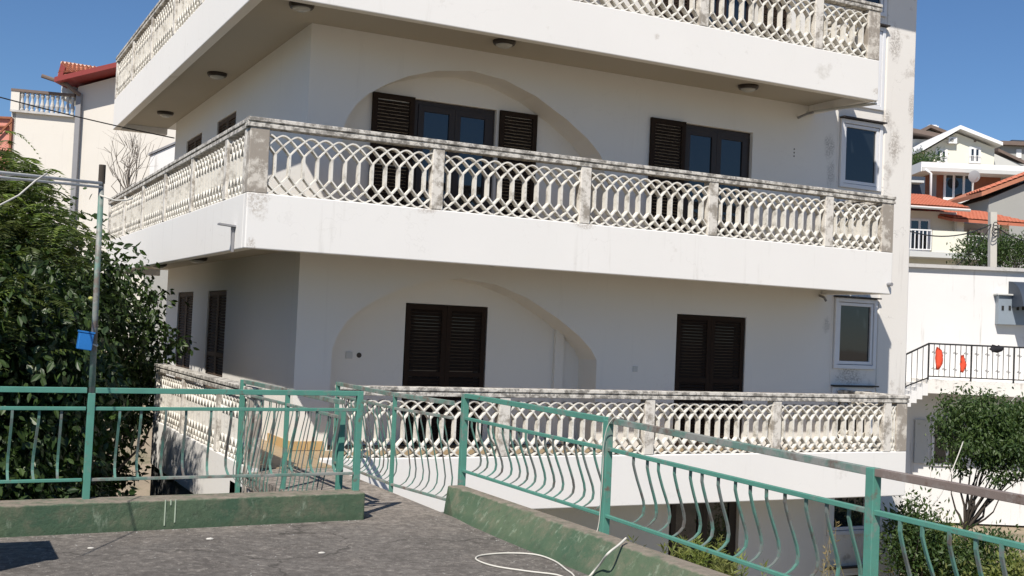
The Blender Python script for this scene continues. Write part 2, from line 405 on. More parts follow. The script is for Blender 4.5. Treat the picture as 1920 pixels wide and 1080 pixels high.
ax = np.array([4.55, 4.62, 4.72, 4.86, 5.1, 5.4, 5.8, 6.3, 6.8, 7.3, 7.8, 8.15, 8.35, 8.45])
az = np.array([4.05, 4.24, 4.40, 4.54, 4.70, 4.85, 4.98, 5.05, 5.0, 4.84, 4.58, 4.35, 4.17, 4.02])
def arch_z(x): return float(np.interp(x, ax, az))
def wall_cols(mb, P, x0, x1, z0, z1, rects, arches=()):
    xs = {x0, x1}
    for r in rects: xs |= {r[0], r[1]}
    for dz in arches: xs |= set(np.round(np.linspace(4.55, 8.45, 53), 4)) | set(ax)
    xs = sorted(x for x in xs if x0 <= x <= x1)
    for a, b in zip(xs[:-1], xs[1:]):
        if b - a < 1e-5: continue
        mid = (a + b) / 2; op = []
        for r in rects:
            if r[0] < mid < r[1]: op.append((r[2], r[2], r[3], r[3]))
        for dz, fl in arches:
            if 4.55 < mid < 8.45: op.append((fl, fl, arch_z(a) + dz, arch_z(b) + dz))
        op.sort(); cur = (z0, z0)
        for o in op:
            if o[0] > cur[0] + 1e-4: mb.quad(P(a, cur[0]), P(b, cur[1]), P(b, o[1]), P(a, o[0]))
            cur = (o[2], o[3])
        mb.quad(P(a, cur[0]), P(b, cur[1]), P(b, z1), P(a, z1))
TW = [(7.0, 8.25), (5.45, 6.82), (4.12, 5.22), (2.62, 3.95), (1.22, 2.35), (-.35, .93), (-1.42, -.42), (-2.9, -1.95)]
rects = [(9.8, 11.08, -3.1, -.7)]
for l in range(3): rects.append((9.8, 11.08, FL[l], 4.78 + DZ[l] + (.0 if l else -.04)))
rects += [(12.82, 13.72, a, b) for a, b in TW]
mb = MB()
wall_cols(mb, lambda x, z: (x, YW, z), XW, 13.76, -3.1, TOP, rects, [(DZ[l], FL[l]) for l in range(3)])
def reveal(mb, x0, x1, z0, z1, y0, y1):
    mb.quad((x0, y0, z0), (x0, y0, z1), (x0, y1, z1), (x0, y1, z0)); mb.quad((x1, y0, z0), (x1, y1, z0), (x1, y1, z1), (x1, y0, z1))
    mb.quad((x0, y0, z1), (x1, y0, z1), (x1, y1, z1), (x0, y1, z1)); mb.quad((x0, y0, z0), (x0, y1, z0), (x1, y1, z0), (x1, y0, z0))
    mb.quad((x0, y1, z0), (x0, y1, z1), (x1, y1, z1), (x1, y1, z0))
for r in rects: reveal(mb, *r, YW, YW + .16)
for l in range(3):
    xs = sorted(set(np.round(np.linspace(4.55, 8.45, 53), 4)) | set(ax))
    for a, b in zip(xs[:-1], xs[1:]):
        za, zb = arch_z(a) + DZ[l], arch_z(b) + DZ[l]
        mb.quad((a, YW, za), (b, YW, zb), (b, YN, zb), (a, YN, za))
    for x in (4.55, 8.45):
        z = arch_z(x) + DZ[l]; mb.quad((x, YW, FL[l]), (x, YW, z), (x, YN, z), (x, YN, FL[l]))
    wall_cols(mb, lambda x, z: (x, YN, z), 4.5, 8.5, FL[l], 5.12 + DZ[l], [(5.72, 6.95, FL[l], 4.68 + DZ[l] + (.0 if l else .02))])
    reveal(mb, 5.72, 6.95, FL[l], 4.68 + DZ[l] + (.0 if l else .02), YN, YN + .15)
    if l == 0: mb.box(8.02, 8.16, YN - .06, YN + .01, FL[l], 1.72)
# left wall
lrects = []
for l in range(3):
    for y0, y1 in ((17.62, 18.92), (20.1, 21.42)): lrects.append((y0, y1, FL[l], 4.82 + DZ[l]))
wall_cols(mb, lambda y, z: (XW, y, z), YW, YB, -3.1, TOP, lrects)
for y0, y1, z0, z1 in lrects:
    x0, x1 = XW, XW + .14
    mb.quad((x0, y0, z0), (x0, y0, z1), (x1, y0, z1), (x1, y0, z0)); mb.quad((x0, y1, z0), (x0, y1, z1), (x1, y1, z1), (x1, y1, z0))
    mb.quad((x0, y0, z1), (x0, y1, z1), (x1, y1, z1), (x1, y0, z1)); mb.quad((x1, y0, z0), (x1, y0, z1), (x1, y1, z1), (x1, y1, z0))
mb.quad((XW, YB, -3.1), (14.3, YB, -3.1), (14.3, YB, TOP), (XW, YB, TOP))
mb.build('wall', M['wall'], H)
# stair tower pilaster and the stained bay
mb = MB(); mb.box(13.76, 14.41, 13.775, 22.4, -3.1, TOP + .3)
mb.build('stair_tower', M['tower'], H, bevel=.02)
mb = MB()
for (a, b), nx in zip(TW[1:], TW[:-1]):
    mb.box(12.79, 13.755, YW - .006, YW + .1, b + .03, nx[0] - .004)
mb.box(13.722, 13.757, YW - .005, YW + .05, -3, TOP); mb.box(12.78, 12.818, YW - .005, YW + .05, -3, TOP)
mb.build('window_bay_render', M['tower'], H)
mb = MB(); mb.box(XW - .5, 14.9, YW - 1.2, 23.2, TOP, TOP + .22)
mb.build('roof', M['fascia'], H)
mb = MB()
for k in range(110):
    y0 = 12.3 + k * .05; x = 3.13 + (.02 if k % 2 else 0); x2 = 3.13 + (0 if k % 2 else .02)
    mb.quad((x, y0, -3.1), (x2, y0 + .05, -3.1), (x2, y0 + .05, -.585), (x, y0, -.585))
mb.build('corrugated_panel', M['corr'], H)

# ---- lattice balusters
PH = .675
CURVE = [(0, .453), (.25, .50), (.5, .547), (.75, .588), (1.0, .625), (1.12, .642), (1.25, .656), (1.38, .664), (1.5, .667)]
def strip(mb, pts, th, dep):
    if len(pts) < 2: return
    P = [np.array(p) for p in pts]; vv = []
    for i, p in enumerate(P):
        t = P[min(i + 1, len(P) - 1)] - P[max(i - 1, 0)]; t /= np.linalg.norm(t); nrm = np.array([-t[1], t[0]])
        a = p + nrm * th / 2; b = p - nrm * th / 2
        vv += [(a[0], -dep / 2, a[1]), (b[0], -dep / 2, b[1]), (b[0], dep / 2, b[1]), (a[0], dep / 2, a[1])]
    ff = []
    for i in range(len(P) - 1):
        for j in range(4): ff.append((4 * i + j, 4 * i + (j + 1) % 4, 4 * i + 4 + (j + 1) % 4, 4 * i + 4 + j))
    n = 4 * (len(P) - 1); ff += [(3, 2, 1, 0), (n, n + 1, n + 2, n + 3)]
    mb.add(vv, ff)
def unit(mb, s0, p, lo, hi, bar=True):
    if bar:
        w = .024; mb.box(s0 - w / 2, s0 + w / 2, -.044, .044, PH - .453 - .004, .457)
    for sg in (1, -1):
        pts = []
        for a, b in zip(CURVE[:-1], CURVE[1:]):
            for k in range(2):
                t = k / 2; pts.append((s0 + sg * p * (a[0] + (b[0] - a[0]) * t), a[1] + (b[1] - a[1]) * t))
        pts.append((s0 + sg * p * 1.5, CURVE[-1][1]))
        pts = [q for q in pts if lo - 1e-6 <= q[0] <= hi + 1e-6]
        d = .086 if sg == 1 else .081
        strip(mb, pts, .0165, d); strip(mb, [(x, PH - z) for x, z in pts], .0165, d)
UC = {}
def lattice_panel(par, A, B, z, single=True):
    """cast units between two ends A,B (x,y) with lattice bottom z"""
    A = np.array(A); B = np.array(B); W = float(np.linalg.norm(B - A)); n = max(2, round(W / .166)); p = W / n
    d = (B - A) / W; rz = math.atan2(d[1], d[0])
    if not single:
        mb = MB()
        for i in range(-1, n + 1): unit(mb, (i + .5) * p, p, 0, W, 0 <= i < n)
        me = mb.mesh('baluster', M['lattice']); o = place('baluster', me, (A[0], A[1], z), par, rz); o['kind'] = 'stuff'; return
    for i in range(n):
        s = (i + .5) * p
        key = (round(p, 4), i if i < 2 else None, n - i if n - i <= 2 else None, round(W, 4) if (i < 2 or n - i <= 2) else None)
        if key not in UC:
            mb = MB(); unit(mb, 0, p, -s, W - s)
            if i == 0: unit(mb, -p, p, -s, W - s, False)
            if i == n - 1: unit(mb, p, p, -s, W - s, False)
            UC[key] = mb.mesh('baluster', M['lattice'])
        place('baluster', UC[key], (A[0] + d[0] * s, A[1] + d[1] * s, z), par, rz)
def handrail(par, A, B, zt, ext=.0):
    A = np.array([*A, 0.]); B = np.array([*B, 0.]); mb = MB()
    mb.beam(A + (0, 0, zt - .022), B + (0, 0, zt - .022), .17, .044)
    mb.beam(A + (0, 0, zt - .052), B + (0, 0, zt - .052), .125, .018)
    mb.beam(A + (0, 0, zt - .0845), B + (0, 0, zt - .0845), .155, .047)
    mb.build('handrail', M['cap'], par, bevel=.006)
def post(par, x0, x1, y0, y1, z0, z1, mat='rail'):
    mb = MB(); mb.box(x0, x1, y0, y1, z0, z1); mb.build('baluster_post', M[mat], par, bevel=.008)

posts_front = [None, None, None]
posts_front[1] = [5.315, 7.36, 9.37, 11.43]
posts_front[0] = [6.345, 8.475, 10.6, 12.68]
posts_front[2] = [5.02, 7.06, 9.10, 11.12]
balc = []
for l in range(3):
    zb, zt, rt = LB[l], LT[l], RT[l]; xe = XE[l]; yl = YL[l]
    xs = XL if l else 4.05; xb = XL if l else 4.21
    mb = MB()
    # front fascia
    mb.box(xs, xe, YF, YF + .13, zb, zt)
    # left fascia
    mb.box(XL, XL + .13, (YF + .132) if l else 11.86, yl, zb, zt - .001)
    # end faces
    mb.box(xe - .13, xe, YF + .132, YW - .004, zb + .001, zt - .001)
    mb.box(XL + .132, XW - .004, yl - .13, yl, zb + .001, zt - .001)
    # slabs
    if l == 0:
        mb.box(XL + .06, 13.0, 12.57, YW + .3, CE[l], FL[l] - .012); mb.box(XL + .06, XW + .3, YW + .302, yl - .05, CE[l], FL[l] - .012)
        mb.box(XL, 4.05, 12.0, 12.565, CE[l], -.165)
    else:
        mb.box(XL + .06, xe - .06, YF + .06, YW + .3, CE[l], FL[l]); mb.box(XL + .06, XW + .3, YW + .302, yl - .05, CE[l], FL[l])
        mb.box(4.4, 8.6, YW + .303, YN + .2, CE[l] + .01, FL[l] - .001)
    B = mb.build('balcony', M['fascia'], H, bevel=.012); balc.append(B)
    if l:
        mb = MB(); z = FL[l] + .004
        mb.quad((XL + .135, YF + .135, z), (xe - .135, YF + .135, z), (xe - .135, YW - .003, z), (XL + .135, YW - .003, z))
        mb.quad((XL + .135, YW - .003, z), (XW - .003, YW - .003, z), (XW - .003, yl - .135, z), (XL + .135, yl - .135, z))
        mb.quad((4.56, YW - .003, z), (8.44, YW - .003, z), (8.44, YN - .003, z), (4.56, YN - .003, z))
        mb.build('floor_surface', M['tan'], B)
    else:
        mb = MB(); mb.quad((4.06, YF + .135, -.008), (xe - .135, YF + .135, -.008), (xe - .135, YW - .003, -.008), (4.06, YW - .003, -.008))
        mb.quad((4.56, YW - .003, -.008), (8.44, YW - .003, -.008), (8.44, YN - .003, -.008), (4.56, YN - .003, -.008))
        mb.build('floor_surface', M['tan'], B)
    # recessed lattice line: centre of the thickness
    yc = YF + .065
    # soffit sheet (painted, 4 mm below the slab)
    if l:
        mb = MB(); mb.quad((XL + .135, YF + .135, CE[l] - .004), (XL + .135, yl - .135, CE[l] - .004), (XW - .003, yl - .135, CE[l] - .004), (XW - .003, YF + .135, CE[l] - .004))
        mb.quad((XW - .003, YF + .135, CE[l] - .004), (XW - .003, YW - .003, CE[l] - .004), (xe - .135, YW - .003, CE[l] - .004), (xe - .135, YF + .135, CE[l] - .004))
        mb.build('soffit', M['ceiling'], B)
    # front run
    x0 = (XL + .22) if l else 4.3
    post(B, xb, x0, YF + .002, YF + .135, zt, rt - .108, 'worn' if l else 'rail')
    edges = [x0]; 
    for c in posts_front[l]:
        post(B, c - .075, c + .075, YF - .003, YF + .133, zt - .0, rt - .108); edges += [c - .075, c + .075]
    xend = xe - .23
    if l == 0: xend = 12.87
    post(B, xend, xe, YF + .001, YF + .14, zt, rt - .108, 'worn'); edges.append(xend)
    for a, b in zip(edges[::2], edges[1::2]):
        if b - a > .3: lattice_panel(B, (a, yc), (b, yc), zt, not (l == 2 and b < 6.9))
        elif b > a: lattice_panel(B, (a, yc), (b, yc), zt, True)
    handrail(B, (xb - (.03 if l else 0), yc), (xe + .02, yc), rt)
    # right end return
    lattice_panel(B, (xe - .065, YF + .15), (xe - .065, YW - .01), zt)
    handrail(B, (xe - .064, yc + .09), (xe - .064, YW - .002), rt - .001)
    # left run
    xc = XL + .065
    if l == 0:
        ys = [12.0, 13.31, 15.42, 17.37]; ystart = 11.86
        post(B, XL - .002, XL + .14, 11.86, 12.0, -.6, rt - .108, 'worn')
        edges = [12.0]; inner = [13.35, 15.38]
    else:
        post(B, XL - .0, XL + .132, YF + .136, YF + .26, zt, rt - .108, 'rail')
        edges = [YF + .26]; inner = [13.58, 15.55, 17.52, 19.5, 21.46]; ystart = YF + .12
    for c in inner:
        post(B, XL - .004, XL + .134, c - .07, c + .07, zt, rt - .108); edges += [c - .07, c + .07]
    post(B, XL, XL + .13, yl - .15, yl, zt, rt - .108); edges.append(yl - .15)
    for a, b in zip(edges[::2], edges[1::2]):
        lattice_panel(B, (xc, a), (xc, b), zt, not (l == 2 and b < 17.6))
    handrail(B, (xc, ystart + (.03 if l else -.02)), (xc, yl + .02), rt - .002)

# floor tiles and skirting on the low left balcony
B0 = balc[0]
tm = MB(); tm.box(-.148, .148, -.148, .148, 0, .012); tme = tm.mesh('floor_tile', M['tan'])
for i in range(3):
    for j in range(18):
        x = 3.33 + i * .302; y = 12.25 + j * .302
        if x < 4.05: place('floor_tile', tme, (x, y, -.0119 if y > 12.6 else .001), B0, rot=(nr.normal(0, .004), nr.normal(0, .004), 0))
for i in range(12):
    place('floor_tile', tme, (4.3 + i * .302, 12.95, -.0119), B0)
    place('floor_tile', tme, (4.3 + i * .302, 13.252, -.0119), B0)
tm = MB(); tm.box(-.012, 0, -.1, .1, 0, .11); sme = tm.mesh('skirting_tile', M['yellow'])
for j in range(18):
    if j in (5, 6, 11): continue
    place('skirting_tile', sme, (XW - .001, 13.92 + j * .206, .001 if j else 0.001), B0)
for j in range(2): place('skirting_tile', sme, (4.19 + j * .206, YW - .001, .001), B0, rz=math.pi / 2)

# ---- doors and shutters
def louvre(par, x0, x1, y, z0, z1, mat, axis='x', split=True, th=.04):
    """one shutter leaf: frame mesh + joined slats"""
    fw_ = .07
    def Bx(mb, a, b, c, d, e, f):
        if axis == 'x': mb.box(a, b, y + c, y + d, e, f)
        else: mb.box(y + c, y + d, a, b, e, f)
    fr = MB()
    Bx(fr, x0, x0 + fw_, 0, th, z0, z1); Bx(fr, x1 - fw_, x1, 0, th, z0, z1)
    mids = [z0, z1 - fw_] + ([z0 + (z1 - z0) * .48] if split else [])
    for z in mids: Bx(fr, x0 + fw_, x1 - fw_, .001, th - .001, z, z + fw_)
    o = fr.build('shutter', mat, par)
    sl_ = MB(); z = z0 + fw_ + .02
    while z < z1 - fw_ + .01:
        if not (split and abs(z - (z0 + (z1 - z0) * .48 + .035)) < .03):
            a, b = x0 + fw_, x1 - fw_
            q = [(.004, z - .016), (.012, z - .021), (.034, z + .014), (.026, z + .019)]
            if axis == 'x': pts = [(a, y + s, t) for s, t in q]; sl_.prism(pts, (b - a, 0, 0))
            else: pts = [(y + s, a, t) for s, t in q]; sl_.prism(pts, (0, b - a, 0))
        z += .046
    so_ = sl_.build('slats', mat, o); so_['kind'] = 'stuff'
    return o
def glass_door(name, x0, x1, y, z0, z1, glassy=True):
    mb = MB(); f = .055
    mb.box(x0, x0 + f, y, y + .07, z0, z1); mb.box(x1 - f, x1, y, y + .07, z0, z1); mb.box(x0 + f, x1 - f, y + .001, y + .069, z1 - f, z1)
    xm = (x0 + x1) / 2
    d = mb.build(name, M['doorframe'], H)
    for a, b in ((x0 + f + .004, xm - .002), (xm + .002, x1 - f - .004)):
        mb = MB(); g = .085
        mb.box(a, a + g, y - .012, y + .045, z0 + .02, z1 - f - .004); mb.box(b - g, b, y - .012, y + .045, z0 + .02, z1 - f - .004)
        mb.box(a + g, b - g, y - .011, y + .044, z1 - f - .004 - g, z1 - f - .004); mb.box(a + g, b - g, y - .011, y + .044, z0 + .02, z0 + .45)
        s = mb.build('door_sash', M['doorframe'], d)
        mb = MB(); mb.box(a + g, b - g, y + .01, y + .018, z0 + .45, z1 - f - g); mb.build('pane', M['glass'], d)
    return d
for l in range(3):
    zt = 4.68 + DZ[l] + (.0 if l else .02); zt2 = 4.78 + DZ[l] + (.0 if l else -.04)
    d = glass_door('door', 5.73, 6.94, YN + .05, FL[l], zt - .005)
    e = glass_door('door', 9.81, 11.07, YW + .06, FL[l], zt2 - .005)
    if l == 0:
        louvre(d, 5.735, 6.333, YN + .004, FL[l] + .02, zt - .01, M['shutter']); louvre(d, 6.337, 6.935, YN + .004, FL[l] + .02, zt - .01, M['shutter'])
        louvre(e, 9.815, 10.438, YW + .012, FL[l] + .02, zt2 - .01, M['shutter']); louvre(e, 10.442, 11.065, YW + .012, FL[l] + .02, zt2 - .01, M['shutter'])
    else:
        louvre(d, 5.10, 5.70, YN - .05, FL[l] + .02, zt + .005, M['shutter']); louvre(d, 6.99, 7.58, YN - .05, FL[l] + .02, zt - .0, M['shutter'])
        louvre(e, 9.19, 9.80, YW - .05, FL[l] + .02, zt2 - .0, M['shutter'])
        if l == 2: louvre(e, 11.10, 11.66, YW - .05, FL[l] + .02, zt2, M['shutter'])
    for y0, y1 in ((17.62, 18.92), (20.1, 21.42)):
        ym = (y0 + y1) / 2
        louvre(H, y0 + .005, ym - .002, XW + .02, FL[l] + .02, 4.81 + DZ[l], M['shutter_old'], 'y')
        louvre(H, ym + .002, y1 - .005, XW + .02, FL[l] + .02, 4.81 + DZ[l], M['shutter_old'], 'y')
d = glass_door('door', 9.81, 11.07, YW + .06, -3.05, -.705)

# ---- tower windows
for a, b in TW:
    mb = MB(); x0, x1 = 12.825, 13.715; f = .065; y = YW - .045
    for (p, q, r, s, dy) in ((x0, x0 + f, a, b, 0), (x1 - f, x1, a, b, 0), (x0 + f, x1 - f, b - f, b, .001), (x0 + f, x1 - f, a, a + f, .001)):
        mb.box(p, q, y + dy, y + .1, r, s)
    w = mb.build('window', M['pvc'], H, bevel=.006)
    mb = MB(); g = f + .008; h = .05
    for (p, q, r, s, dy) in ((x0 + g, x0 + g + h, a + g, b - g, 0), (x1 - g - h, x1 - g, a + g, b - g, 0), (x0 + g + h, x1 - g - h, b - g - h, b - g, .001), (x0 + g + h, x1 - g - h, a + g, a + g + h, .001)):
        mb.box(p, q, y + .018 + dy, y + .09, r, s)
    mb.build('frame', M['pvc'], w, bevel=.005)
    mb = MB(); mb.box(x0 + g + h, x1 - g - h, y + .05, y + .06, a + g + h, b - g - h); mb.build('pane', M['glass'], w)
    mb = MB(); mb.box(x0 - .02, x1 + .02, YW - .11, YW + .01, b + .008, b + .03); mb.build('drip_cap', M['drip'], w)

# ---- lamps, sockets, brackets
for x, y, z in ((3.72, 13.04, CE[2]), (6.44, 13.12, CE[2]), (10.52, 13.25, CE[2]), (3.74, 17.54, CE[2]), (3.69, 21.55, CE[2]), (3.52, 20.44, CE[1]), (3.57, 17.44, CE[1]), (6.4, 13.1, CE[1]), (10.5, 13.1, CE[1])):
    mb = MB(); mb.lathe((x, y, z - .06), [(.09, 0), (.135, .004), (.15, .03), (.15, .055)], 20)
    o = mb.build('ceiling_lamp', M['lampbase'], H, smooth=False)
    mb = MB(); mb.lathe((x, y, z - .1), [(.01, 0), (.06, .008), (.1, .028), (.115, .045)], 20); mb.build('lamp_glass', M['lampglass'], o, smooth=True)
for x, y, z, w in ((4.95, YN, 1.18, .09), (9.1, YW, 1.12, .08)):
    mb = MB(); mb.box(x - w / 2, x + w / 2, y - .012, y, z - w / 2, z + w / 2); mb.build('wall_socket', M['palewall'], H, bevel=.004)
mb = MB(); mb.tube([(5.09, YN - .004, 1.185), (5.09, YN + .01, 1.185)], .035, 12); mb.build('wire_hole', M['lampbase'], H)
for k in range(3):
    mb = MB(); mb.tube([(11.9, YW - .004, 4.62 - k * .055), (11.9, YW + .01, 4.62 - k * .055)], .012, 8); mb.build('bolt_hole', M['drip'], H)
mb = MB(); mb.beam((3.06, 12.93, 2.64), (2.86, 12.93, 2.655), .1, .02); mb.beam((3.03, 12.93, 2.65), (3.03, 12.93, 2.35), .03, .02); mb.beam((3.0, 12.9, 2.63), (3.03, 12.99, 2.37), .01, .01)
mb.build('fascia_bracket', M['gutter'], H)
mb = MB(); mb.beam((12.05, 13.7, 5.2), (12.3, 12.5, 5.185), .05, .03); mb.build('drain_pipe', M['palewall'], H)
mb = MB(); mb.tube([(11.95, 13.79, 5.12), (11.95, 13.6, 5.15), (12.0, 13.5, 5.17)], .02, 8); mb.build('drain_spout', M['gutter'], H)
mb = MB(); mb.tube([(12.6, YF - .08, 2.52), (12.6, YF + .03, 2.52)], .028, 10); mb.build('drain_spout', M['gutter'], H)
mb = MB(); mb.tube([(12.5, YW - .02, 2.36), (12.5, YW - .12, 2.33), (12.53, YW - .14, 2.27)], .02, 8); mb.build('drain_spout', M['gutter'], H)

# ------------------------------------------------------------------ kerbs and fences
mb = MB(); KL = [(-5, 8.42), (3.27, 8.87), (3.29, 9.10), (-5, 8.75)]
mb.prism([(x, y, -.02) for x, y in KL], (0, 0, .24))
k = mb.build('kerb_wall', M['kerb'], bevel=.012); tag(k, 'low green painted kerb wall with white paint drips under the straight fence', 'kerb wall', 'green kerb walls edging the terrace')
mb = MB(); secs = []
for y, bi, ti in ((9.15, 4.10, 4.13), (8.8, 4.04, 4.165), (8.4, 4.0, 4.18), (7.9, 3.985, 4.17), (7.3, 3.98, 4.15), (6.0, 3.98, 4.137), (1.5, 3.98, 4.13)):
    secs.append([(bi, y, -.02), (ti, y, .22), (4.275, y, .222), (4.285, y, -.32), (4.06, y, -.32)])
ff = [(0, 1, 2, 3, 4), tuple(range(5 * len(secs) - 1, 5 * len(secs) - 6, -1))]
for i in range(len(secs) - 1):
    for j in range(5): ff.append((5 * i + j, 5 * i + 5 + j, 5 * i + 5 + (j + 1) % 5, 5 * i + (j + 1) % 5))
mb.add([p for q in secs for p in q], ff)
k = mb.build('kerb_wall', M['kerb'], bevel=.012); tag(k, 'low green painted kerb wall with flaking paint beside the rope loop', 'kerb wall', 'green kerb walls edging the terrace')
for i, (a, w) in enumerate(((3.0, .012),)):
    pass
dr = simple('dried_white_paint', (.38, .45, .34), .6, .2, 20)
mb = MB()
for x, zz in ((1.66, .03), (1.735, .05), (1.70, .18)):
    y = 8.42 + (x + 5) * .0544 - .003
    mb.box(x - .0045, x + .0045, y - .002, y + .004, zz, .222)
o = mb.build('paint_drip', dr, k); o.parent = None; o.location = WL[o]
kl = [q for q in bpy.data.objects if q.name == 'kerb_wall'][0]; o.parent = kl; o.location = WL[o] - WL[kl]

PROF = [(0, .86), (0, .79), (.012, .74), (.035, .66), (.065, .57), (.09, .49), (.10, .43), (.093, .375), (.065, .34), (.03, .315), (0, .30)]
def bar_mesh(name, prof, w=.018, t=.012):
    mb = MB(); vv = []; ff = []
    for u, z in prof:
        vv += [(u - t / 2, -w / 2, z), (u + t / 2, -w / 2, z), (u + t / 2, w / 2, z), (u - t / 2, w / 2, z)]
    for i in range(len(prof) - 1):
        for j in range(4): ff.append((4 * i + j, 4 * i + (j + 1) % 4, 4 * i + 4 + (j + 1) % 4, 4 * i + 4 + j))
    mb.add(vv, ff); return mb.mesh(name, M['bar'])
def remap(lo, hi): return [(u, lo + (z - .30) * (hi - lo) / .56) for u, z in PROF]
bar_std = bar_mesh('fence_bar', remap(.36, .878)); bar_right = bar_mesh('fence_bar', remap(.338, .795))
bar_walk = bar_mesh('fence_bar', [(0, .80), (0, .73), (.02, .66), (.05, .52), (.085, .36), (.105, .25), (.10, .17), (.07, .115), (.03, .085), (0, .075)], .012, .01)
bar_left = bar_mesh('fence_bar', [(0, .80), (0, .73), (.02, .62), (.055, .42), (.09, .2), (.115, .02), (.11, -.07), (.07, -.115), (.03, -.11), (0, -.04)], .009, .008)
def fence(label, segs, zs, pitch, out, barm, posts, pz, rails=('green', 'green', 'green'), pw=.045, skip=(), lean=None, group='green metal fences of the terrace'):
    """segs: list of (A,B) in plan; zs: top rail, second rail, bottom rail heights"""
    root = thing('metal_fence', label, 'fence', (segs[0][0][0], segs[0][0][1], pz[0] if isinstance(pz, (list, tuple)) else pz), group)
    for si, (A, B) in enumerate(segs):
        A = np.array(A, float); B = np.array(B, float); Ln = np.linalg.norm(B - A); d = (B - A) / Ln
        A3 = np.array([*A, 0]); B3 = np.array([*B, 0]); tilt = lean[si] if lean else (0, 0)
        for zi, (z, w, h) in enumerate(((zs[0], .042, .04), (zs[1], .03, .026), (zs[2], .03, .022))):
            mb = MB(); mt = rails[zi] if isinstance(rails[zi], str) else rails[zi][si]
            mb.beam(A3 + (0, 0, z + tilt[0]), B3 + (0, 0, z + tilt[1]), w, h); mb.build('rail', M[mt], root, bevel=.003)
        n = int(round(Ln / pitch)); rz = math.atan2(out[1], out[0])
        for i in range(1, n):
            t = i / n
            if (si, i) in skip: continue
            p = A + (B - A) * t
            place('fence_bar', barm, (p[0], p[1], tilt[0] + (tilt[1] - tilt[0]) * t), root, rot=(nr.normal(0, .012), nr.normal(0, .012), rz + nr.normal(0, .06)))
    for p in posts:
        x, y, z0, z1 = p[:4]; w = p[4] if len(p) > 4 else pw
        mb = MB(); mb.box(x - w / 2, x + w / 2, y - w / 2, y + w / 2, z0, z1); mb.build('post', M['green'], root, bevel=.003)
    return root
def yl_(x): return 9.02 + (x - 3.23) * .035
fence('green metal fence with curved bars standing on the straight kerb beside the clothesline pole',
      [((-2.6, yl_(-2.6)), (1.08, yl_(1.08))), ((1.14, yl_(1.14)), (3.22, yl_(3.22)))], (1.02, .885, .36), .168, (0, 1), bar_std,
      [(-.75, yl_(-.75), .2, 1.0), (-2.6, yl_(-2.6), .2, 1.0), (3.235, yl_(3.235), .21, 1.04, .05)], .22,
      rails=(('green', 'green'), ('green', 'green'), ('green', 'greenworn')))
fence('green metal fence with curved bars along the longer kerb down towards the garden side',
      [((4.31, 9.22), (4.29, 6.84)), ((4.29, 6.79), (4.27, 4.30)), ((4.27, 4.25), (4.26, 1.8))], (1.0, .80, .335), .152, (1, 0), bar_right,
      [(4.31, 9.25, .2, 1.015, .055), (4.29, 6.815, .2, 1.0, .055), (4.27, 4.275, .2, .99, .055), (4.26, 1.8, .2, .98, .055)], .22,
      lean=[(0, -.0), (.0, -.03), (-.03, -.05)], rails=(('green', 'greenworn', 'brownrail'), 'green', 'green'), skip={(1, 1)})
fence('thin worn green fence on the house side of the small walkway',
      [((4.06, 12.03), (4.06, 10.33)), ((4.06, 10.30), (4.2, 9.27))], (.93, .80, .07), .125, (1, 0), bar_walk,
      [(4.06, 12.04, 0, .95, .04), (4.06, 10.315, -.05, .93, .035)], 0.0, rails=('greenworn', 'greenworn', 'greenworn'))
fence('thin worn green fence on the garden side of the small walkway beside the stone post',
      [((3.05, 12.1), (3.1, 10.68)), ((3.1, 10.64), (3.16, 9.26))], (.93, .80, -.04), .115, (-1, 0), bar_left,
      [(3.03, 12.12, -.3, .95, .05), (3.1, 10.66, -.12, .91, .04), (3.165, 9.24, 0, .88, .05)], -.1, rails=('greenworn', 'greenworn', 'greenworn'))

# ------------------------------------------------------------------ clothesline pole
T = thing('clothesline_pole', 'tall leaning green pole with white cross pipes and clothes lines', 'clothesline pole', (1.11, 9.0, .22))
mb = MB(); mb.box(1.09, 1.14, 8.92, 8.97, .2, 1.0); mb.build('post', M['green'], T, bevel=.003)
mb = MB(); mb.tube([(1.115, 8.945, .9), (1.10, 8.95, 2.58)], .024, 12, .02); mb.build('pole', M['greenworn'], T, smooth=True)
mb = MB(); mb.tube([(1.10, 8.95, 2.56), (1.10, 8.95, 2.70)], .025, 12); mb.build('pole_cap', M['bark'], T)
mb = MB(); mb.tube([(-1.8, 8.0, 2.50), (1.10, 8.93, 2.56)], .012, 8); mb.build('cross_pipe', M['whitepipe'], T, smooth=True)
mb = MB(); mb.tube([(-1.8, 8.0, 2.46), (1.10, 8.93, 2.53)], .010, 8); mb.build('cross_pipe', M['whitepipe'], T, smooth=True)
for i in range(5):
    mb = MB(); x = .2 + i * .2; mb.tube([(x, 8.64 + i * .06, 2.545), (x - .9 + i * .1, 10.3, 2.66), (x - 1.6, 12.4, 2.74)], .0022, 4); mb.build('clothes_line', M['gutter'], T)
mb = MB(); mb.tube([(1.09, 8.92, 2.47), (1.2, 8.93, 2.44), (1.28, 8.93, 2.45), (1.33, 8.95, 2.47)], .007, 6); mb.build('rope_end', M['rope'], T, smooth=True)
mb = MB(); mb.tube([(.7, 8.7, 2.57), (.62, 8.6, 2.5), (.5, 8.3, 2.36), (.2, 7.6, 2.12), (-.2, 6.8, 1.9)], .006, 6)
tag(mb.build('rope', M['rope'], smooth=True), 'white rope hanging slack from the white cross pipe', 'rope')
K = thing('peg_box', 'small blue plastic box tied to the green pole', 'box', (1.05, 8.9, 1.36))
mb = MB(); mb.fr = lambda x, y, z: (1.045 + x * .97 + z * .1, 8.90 + y, 1.385 + z - x * .12)
mb.box(-.055, .05, -.045, .045, -.065, .06); mb.build('box_body', M['blue'], K, bevel=.006)
